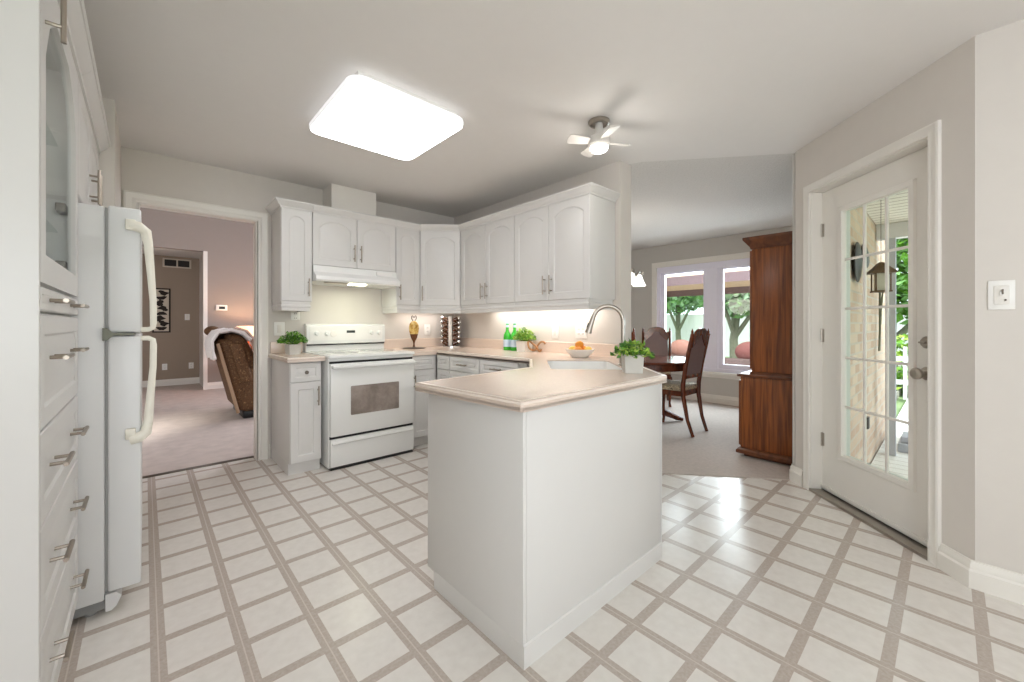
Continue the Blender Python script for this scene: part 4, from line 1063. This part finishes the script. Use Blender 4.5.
# ------------------------------------------------------------------ dining room
ht = thing('hutch', 'tall brown wooden hutch standing against the dining wall beside the patio door', 'hutch', (4.92, 0.80, 0.006), PI)
HW = 1.06    # local x runs toward the kitchen, the front faces local -y
MB().box(0.03, HW - 0.03, -0.42, 0.0, 0.0, 0.045).build('plinth', 'oak_dark', ht)
MB().sweep([(0, 0), (0, -0.44), (HW, -0.44), (HW, 0)], [(0, 0.03), (0.028, 0.03), (0.028, 0.055), (0.012, 0.075), (0, 0.08)]).build('base_moulding', 'oak_dark', ht)
MB().box(0, HW, -0.44, 0, 0.046, 0.695, 0.002).build('lower_body', 'oak', ht)
MB().box(-0.02, HW + 0.02, -0.465, 0.0, 0.696, 0.722, 0.008).build('buffet_top', 'oak_dark', ht)
MB().box(0, HW, -0.352, 0, 0.7225, 1.815, 0.002).build('upper_body', 'oak', ht)
MB().sweep([(0, 0), (0, -0.352), (HW, -0.352), (HW, 0)], [(0, 0.722), (0.012, 0.722), (0.012, 0.742), (0, 0.75)]).build('waist_moulding', 'oak_dark', ht)
MB().sweep([(0, 0), (0, -0.352), (HW, -0.352), (HW, 0)], [(-0.02, 1.80), (0.006, 1.80), (0.012, 1.82), (0.03, 1.845), (0.048, 1.87), (0.055, 1.88), (0.055, 1.90), (-0.3, 1.90), (-0.3, 1.81)][:7] + [(-0.02, 1.90)]).build('crown_moulding', 'oak_dark', ht)
MB().box(0.0, HW, -0.352, 0.0, 1.8155, 1.895).build('cap', 'oak_dark', ht)
for k in range(2):
    x0 = 0.02 + k * 0.515
    d_ = raised(MB(), x0, x0 + 0.505, 0.09, 0.66, -0.441, arch=0).build('door', 'oak', ht); MB().sphere((x0 + (0.46 if k == 0 else 0.045), -0.475, 0.5), 0.014).build('knob', 'bronze', d_)
    d_ = raised(MB(), x0, x0 + 0.505, 0.77, 1.79, -0.353, arch=0.06).build('door', 'oak', ht); MB().sphere((x0 + (0.46 if k == 0 else 0.045), -0.387, 1.2), 0.014).build('knob', 'bronze', d_)

tt = thing('dining_table', 'round dark polished dining table among the cane-back chairs', 'table', (4.42, 2.44, 0.006))
MB().lathe([(0.0, 0.715), (0.54, 0.715), (0.56, 0.722), (0.565, 0.735), (0.555, 0.746), (0.0, 0.748)], seg=56).build('tabletop', 'table_wood', tt)
MB().lathe([(0.44, 0.64), (0.47, 0.64), (0.47, 0.715), (0.44, 0.715)], seg=48).build('apron', 'cherry', tt)
MB().lathe([(0.10, 0.08), (0.12, 0.14), (0.07, 0.22), (0.06, 0.3), (0.1, 0.4), (0.11, 0.48), (0.06, 0.56), (0.09, 0.66), (0.16, 0.715), (0.0, 0.715)], seg=24).build('pedestal', 'cherry', tt)
for k in range(4):
    a = PI / 4 + k * PI / 2
    MB().tube([(0.08 * math.cos(a), 0.08 * math.sin(a), 0.14), (0.2 * math.cos(a), 0.2 * math.sin(a), 0.11), (0.36 * math.cos(a), 0.36 * math.sin(a), 0.04), (0.42 * math.cos(a), 0.42 * math.sin(a), 0.022)], 0.04, 10, rs=[0.05, 0.042, 0.03, 0.022]).build('leg', 'cherry', tt)

GC = 'cane-back dining chairs'
def make_chair(label, loc, rotz):
    """faces local -y; back at +y"""
    t = thing('dining_chair', label, 'chair', loc, rotz, GC)
    w = 0.19
    for s in (-1, 1):
        rear = [(s * 0.165, 0.30, 0.0), (s * 0.17, 0.245, 0.16), (s * 0.178, 0.205, 0.40), (s * 0.185, 0.205, 0.52), (s * 0.19, 0.235, 0.72), (s * 0.192, 0.285, 0.95), (s * 0.192, 0.305, 1.05)]
        MB().tube(rear, 0.021, 8, rs=[0.017, 0.019, 0.024, 0.024, 0.022, 0.02, 0.018]).build('rear_leg', 'cherry', t)
        MB().lathe([(0.018, 1.04), (0.02, 1.05), (0.011, 1.062), (0.015, 1.075), (0.006, 1.10), (0.0, 1.112)], (s * 0.192, 0.306, 0), seg=12).build('finial', 'cherry', t)
        fl = [(s * 0.20, -0.205, 0.42), (s * 0.212, -0.225, 0.34), (s * 0.205, -0.22, 0.2), (s * 0.195, -0.205, 0.06), (s * 0.202, -0.225, 0.0)]
        MB().tube(fl, 0.022, 8, rs=[0.027, 0.026, 0.02, 0.015, 0.021]).build('front_leg', 'cherry', t)
    # seat frame and cushion
    sp = [(-0.215, -0.225), (0.215, -0.225), (0.19, 0.2), (-0.19, 0.2)]
    MB().prism(sp, 0.40, 0.455).build('seat_frame', 'cherry', t)
    q = lambda k, z: [(x * k, (y + 0.01) * k - 0.01, z) for x, y in sp]
    MB().rings([q(0.97, 0.4555), q(0.99, 0.475), q(0.95, 0.50), q(0.8, 0.512), q(0.4, 0.516)]).build('seat', 'seat_cloth', t, smooth=60)
    # backrest: arched crest rail, lower rail and cane panel between the stiles
    def yb_(z): return 0.205 + (z - 0.52) * 0.19
    N = 20; up = []; lo_ = []
    for i in range(N + 1):
        x = -0.178 + 0.356 * i / N; u = abs(x) / 0.178
        up.append((x, 1.03 + 0.085 * math.sqrt(max(0, 1 - min(1, u * 1.25) ** 2)) + 0.012 * (u > 0.8)))
        lo_.append((x, 0.965 + 0.055 * math.cos(u * PI * 1.0) * (1 if u < 1 else 0) - 0.0 + (0.02 if u < 0.25 else 0)))
    MB().prism(up + lo_[::-1], -0.014, 0.014, fn=lambda a, b, h: (a, yb_(b) + h, b)).build('crest_rail', 'cherry', t)
    pn = [(-0.172, 0.62), (0.172, 0.62)] + [(x, z + 0.006) for x, z in lo_[::-1] if abs(x) < 0.172]
    MB().prism(pn, -0.005, 0.005, fn=lambda a, b, h: (a, yb_(b) + h, b)).build('cane_panel', 'cane', t)
    MB().prism([(-0.18, 0.585), (0.18, 0.585), (0.18, 0.625), (-0.18, 0.625)], -0.013, 0.013, fn=lambda a, b, h: (a, yb_(b) + h, b)).build('lower_rail', 'cherry', t)
    return t
ch = make_chair('cane-back wooden dining chair nearest the kitchen, turned side-on before the table', (4.31, 2.07, 0.006), PI - 0.02)
dup(ch, (5.50, 2.90, 0.006), math.atan2(-0.42, -0.9) + PI / 2, 'cane-back wooden dining chair on the window side of the table, facing the kitchen')
dup(ch, (4.765, 2.86, 0.006), math.atan2(-0.84, -0.55) + PI / 2, 'dining chair mostly hidden behind the sink wall end, one finial showing')

cx_, cy_ = 4.20, 2.66
chd = thing('chandelier', 'scroll-arm chandelier with white glass shades beyond the sink wall end', 'chandelier', (cx_, cy_, H))
CD = 0.075
MB().lathe([(0.0, 0.0), (0.06, 0.0), (0.055, -0.02), (0.01, -0.03), (0.006, -0.05), (0.006, -0.52), (0.02, -0.54), (0.03, -0.59), (0.015, -0.67), (0.025, -0.73), (0.04, -0.77), (0.0, -0.81)], seg=18).build('stem', 'nickel', chd)
for k in range(5):
    a = math.radians(-42.5 + 72 * k); c, s = math.cos(a), math.sin(a)
    prof = [(0.02, -0.66), (0.08, -0.70), (0.15, -0.68), (0.20, -0.60), (0.235, -0.56), (0.265, -0.565), (0.275, -0.59), (0.26, -0.605), (0.247, -0.59)]
    arm = MB().tube([(r * c, r * s, z - CD) for r, z in prof], 0.008, 8).build('arm', 'nickel', chd)
    MB().lathe([(0.014, -0.60), (0.03, -0.615), (0.04, -0.65), (0.06, -0.70), (0.078, -0.735), (0.074, -0.735), (0.054, -0.70), (0.02, -0.62)], (0.225 * c, 0.225 * s, -CD), seg=20).build('shade', 'shade_glass', arm)
lp = bpy.data.lights.new('chandelier_glow', 'POINT'); lp.energy = 17; lp.shadow_soft_size = 0.2; lp.color = (1, .93, .84)
lo = bpy.data.objects.new('chandelier_glow', lp); COL.objects.link(lo); lo.location = (cx_, cy_, 1.55)

# ------------------------------------------------------------------ outdoors: covered porch beyond the patio door
struct('wall_exterior', MB().prism([(3.47, 0.48), (6.3, 0.48), (6.3, 0.61), (3.60, 0.61)], -0.12, 3.0), 'brick', 'buff brick house wall along the porch')
struct('floor_porch', MB().prism([(2.84, 0.0), (2.90, -4.0), (11.0, -4.0), (11.0, 0.47), (3.40, 0.47)], -0.16, -0.08), 'deck', 'pale board deck of the porch')
struct('ceiling_porch', MB().prism([(2.84, 0.02), (2.84, -4.0), (5.3, -4.0), (5.3, 0.475), (3.40, 0.475)], 2.115, 2.16), 'soffit', 'grooved porch soffit')
struct('trim_8', MB().box(5.2, 5.3, -4.0, 0.475, 1.975, 2.114), 'white_paint', 'white porch beam')
struct('trim_9', MB().box(5.2, 5.27, 0.34, 0.41, -0.08, 1.975), 'grey_paint', 'grey porch post at the brick corner')
struct('ground_outside', MB().box(-1, 40, -25, 30, -0.4, -0.17), 'lawn', 'lawn beyond the house')
struct('floor_patio', MB().box(6.3, 13, 0.62, 8.5, -0.17, -0.05), 'patio', 'stone patio outside the dining window')
ln = thing('hanging_lantern', 'rustic roofed lantern hanging on the porch, seen through the patio door glass', 'lantern', (4.06, 0.345, 1.40), 0.4)
MB().prism([(-0.05, -0.05), (0.05, -0.05), (0.05, 0.05), (-0.05, 0.05)], 0.0, 0.012).build('base', 'zinc', ln)
for sx in (-1, 1):
    for sy in (-1, 1):
        MB().box(sx * 0.042 - 0.004, sx * 0.042 + 0.004, sy * 0.042 - 0.004, sy * 0.042 + 0.004, 0.0125, 0.14).build('post', 'zinc', ln)
MB().box(-0.032, 0.032, -0.032, 0.032, 0.013, 0.139).build('panel', 'lantern_glass', ln)
q = lambda h, z: [(-h, -h, z), (h, -h, z), (h, h, z), (-h, h, z)]
MB().rings([q(0.075, 0.14), q(0.075, 0.146), q(0.045, 0.18), q(0.02, 0.215), q(0.008, 0.225)]).build('roof', 'zinc', ln)
MB().tube([(0, 0, 0.22), (0, 0, 0.45), (0, 0, 0.714)], 0.0018, 6).build('hook_wire', 'iron', ln)
MB().tube([(0.02, 0.0, -0.002), (-0.01, 0.01, -0.14), (0.02, 0.0, -0.3), (0.0, 0.01, -0.44)], 0.007, 6).tube([(-0.03, 0.0, -0.002), (0.0, 0.0, -0.14), (0.01, 0.0, -0.24)], 0.006, 6).build('twig', 'bark', ln)
sc2 = thing('wall_ornament', 'dark iron leaf-shaped ornament on the brick porch wall', 'wall ornament', (3.88, 0.479, 1.62))
MB().sphere((0, -0.022, 0), 0.15, (0.95, 0.13, 1.0), 18, 12).build('large_leaf', 'iron', sc2)
MB().sphere((0.40, -0.022, 0.09), 0.19, (1.0, 0.1, 0.42), 18, 12, Matrix.Rotation(math.radians(12), 3, 'Y')).build('small_leaf', 'iron', sc2)
MB().tube([(0.05, -0.014, 0.08), (0.2, -0.012, 0.11), (0.36, -0.014, 0.09)], 0.01, 8).build('twig', 'iron', sc2)
tag(MB().box(-0.035, 0.035, -0.02, 0, -0.05, 0.05, 0.006).build('wall_tap', 'iron', loc=(4.55, 0.479, 0.32)), 'small dark tap box low on the brick wall', 'tap')
plb = thing('step_box', 'low grey step box on the porch deck by the post', 'step', (5.55, 0.22, -0.08))
MB().box(-0.15, 0.25, -0.22, 0.12, 0.0, 0.08, 0.006).build('tread', 'grey_paint', plb)
MB().box(-0.10, 0.22, -0.16, 0.10, 0.0805, 0.14, 0.006).build('upper_tread', 'grey_paint', plb)

def picket(name, label, x, y0, y1, h, m, gap=0.005, pw=0.14):
    t = thing(name, label, 'fence', (x, y0, -0.17))
    n = int((y1 - y0) / (pw + gap))
    mb = MB()
    for i in range(n): mb.box(0, 0.02, i * (pw + gap), i * (pw + gap) + pw, 0.05, h)
    mb.build('boards', m, t)
    for z in (0.3, h - 0.25): MB().box(0.021, 0.06, 0, y1 - y0, z, z + 0.08).build('rail', m, t)
    return t
picket('board_fence', 'pale grey board fence across the yard beyond the porch', 17.0, -8.0, 14.5, 1.75, 'white_paint')
picket('picket_fence', 'white picket railing at the end of the porch deck', 9.5, -4.0, 3.0, 0.95, 'white_paint', 0.09, 0.05)

def bush(name, label, loc, R_, n, size, mats, cat='bush', flat=0.8, group=None):
    t = thing(name, label, cat, loc, 0, group)
    for lm_ in mats:
        pts = []
        for i in range(n // len(mats)):
            v = Vector((random.gauss(0, 1), random.gauss(0, 1), random.gauss(0, 1))).normalized() * R_ * (0.55 + 0.45 * random.random())
            pts.append((v.x, v.y, max(0.02, v.z * flat + R_ * flat)))
        MB().leafs(pts, size).build('leaves', lm_, t, smooth=0)
    MB().tube([(0, 0, 0), (0.02, 0.03, R_ * 0.5), (0, 0, R_)], 0.02, 6).build('stem', 'bark', t)
    return t
bush('garden_shrub', 'bright green shrub behind the picket railing seen past the porch post', (10.6, 0.75, -0.17), 0.75, 900, 0.16, ['leaf', 'leaf_lime'])
bush('garden_shrub', 'round green shrub further right behind the porch picket railing', (10.75, -0.9, -0.17), 0.7, 800, 0.16, ['leaf', 'leaf_dark'])

def tree(name, label, loc, trunk_h, R_, n, size, mats, lean=0.0, r=0.13, forks=3, group='garden trees'):
    t = thing(name, label, 'tree', loc, 0, group)
    MB().tube([(0, 0, 0), (lean * .3, 0.05, trunk_h * .5), (lean, 0, trunk_h), (lean * 1.1, 0.0, trunk_h + R_)], r, 10, rs=[r * 1.2, r, r * .8, r * .3]).build('trunk', 'bark', t)
    for k in range(forks):
        a = 2 * PI * k / forks + 0.6
        MB().tube([(lean * .5, 0.03, trunk_h * .55), (lean + 0.35 * R_ * math.cos(a), 0.35 * R_ * math.sin(a), trunk_h), (lean + 0.7 * R_ * math.cos(a), 0.7 * R_ * math.sin(a), trunk_h + R_ * .8)], r * .5, 8, rs=[r * .6, r * .45, r * .2]).build('branch', 'bark', t)
    for lm_ in mats:
        pts = []
        for i in range(n // len(mats)):
            v = Vector((random.gauss(0, 1), random.gauss(0, 1), random.gauss(0, 1))).normalized() * R_ * random.uniform(0.5, 1.05)
            pts.append((lean + v.x, v.y, trunk_h + R_ * .75 + v.z * 0.85))
        MB().leafs(pts, size).build('crown', lm_, t, smooth=0)
    return t
tree('garden_tree', 'leafy bright tree beyond the porch, filling the patio door glass', (12.6, 0.9, -0.17), 1.6, 1.6, 3600, 0.26, ['leaf', 'tree_leaf'])
tree('garden_tree', 'leafy tree behind the fence, further right than the porch lantern', (14.6, -3.2, -0.17), 1.9, 1.9, 2600, 0.3, ['tree_leaf', 'leaf'])
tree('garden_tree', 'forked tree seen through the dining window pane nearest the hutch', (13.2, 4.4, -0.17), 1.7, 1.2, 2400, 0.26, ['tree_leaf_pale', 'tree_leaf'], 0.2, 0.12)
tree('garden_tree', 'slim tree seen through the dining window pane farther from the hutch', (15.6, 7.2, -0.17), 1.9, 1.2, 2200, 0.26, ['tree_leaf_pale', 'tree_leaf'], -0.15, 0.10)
# patio gazebo and seating beyond the dining window
gz = thing('gazebo', 'tan canvas gazebo over the patio beyond the dining window', 'gazebo', (9.6, 3.95, 0.07))
for (x, y) in ((-1.5, -1.9), (1.5, -1.9), (-1.5, 1.9), (1.5, 1.9)):
    p_ = MB().box(x - 0.035, x + 0.035, y - 0.035, y + 0.035, -0.12, 2.05).build('post', 'iron', gz)
    mb = MB()
    for k in range(12): mb.tube([(x + 0.036, y - .0, 0.3 + k * .14), (x + 0.036, y + (0.16 if y < 0 else -0.16), 0.37 + k * .14), (x + 0.036, y, 0.44 + k * .14)], 0.008, 5)
    mb.build('scrollwork', 'iron', p_)
MB().rings([[(-1.6, -2.0, 2.05), (1.6, -2.0, 2.05), (1.6, 2.0, 2.05), (-1.6, 2.0, 2.05)], [(-0.3, -0.3, 2.75), (0.3, -0.3, 2.75), (0.3, 0.3, 2.75), (-0.3, 0.3, 2.75)]], cap0=False, cap1=True).build('canopy', 'canopy', gz)
mb = MB()
mb.sweep([(-1.61, -2.01), (1.61, -2.01), (1.61, 2.01), (-1.61, 2.01)][::-1], [(0, 1.88), (0.01, 1.88), (0.01, 2.06), (0, 2.06)], closed=True)
mb.build('valance', 'canopy_brown', gz)
sf = thing('patio_sofa', 'brown wicker patio sofa under the gazebo beyond the dining window', 'sofa', (8.1, 3.3, -0.05))
MB().box(-0.4, 0.35, -1.3, 1.3, 0.0, 0.40, 0.03).build('base', 'wicker', sf)
MB().box(-0.42, -0.22, -1.3, 1.3, 0.401, 0.60, 0.04).build('backrest', 'wicker', sf)
MB().box(-0.2, 0.36, -1.28, 1.28, 0.402, 0.52, 0.04, 3).build('seat_cushion', 'cushion', sf)
for i, (y, m_, lb) in enumerate(((-0.9, 'pillow_red', 'dusty red pillow on the patio sofa, seen in the window pane beside the hutch'), (0.35, 'cushion', 'salmon pillow on the patio sofa, seen just left of the window mullion'), (0.97, 'cushion', 'salmon pillow on the patio sofa, farthest from the hutch'))):
    tag(MB().sphere((0, 0, 0), 0.26, (0.4, 1.0, 0.75), 18, 12).build('pillow', m_, loc=(7.98, 3.3 + y, 0.66)), lb, 'pillow', 'pillows on the patio sofa')
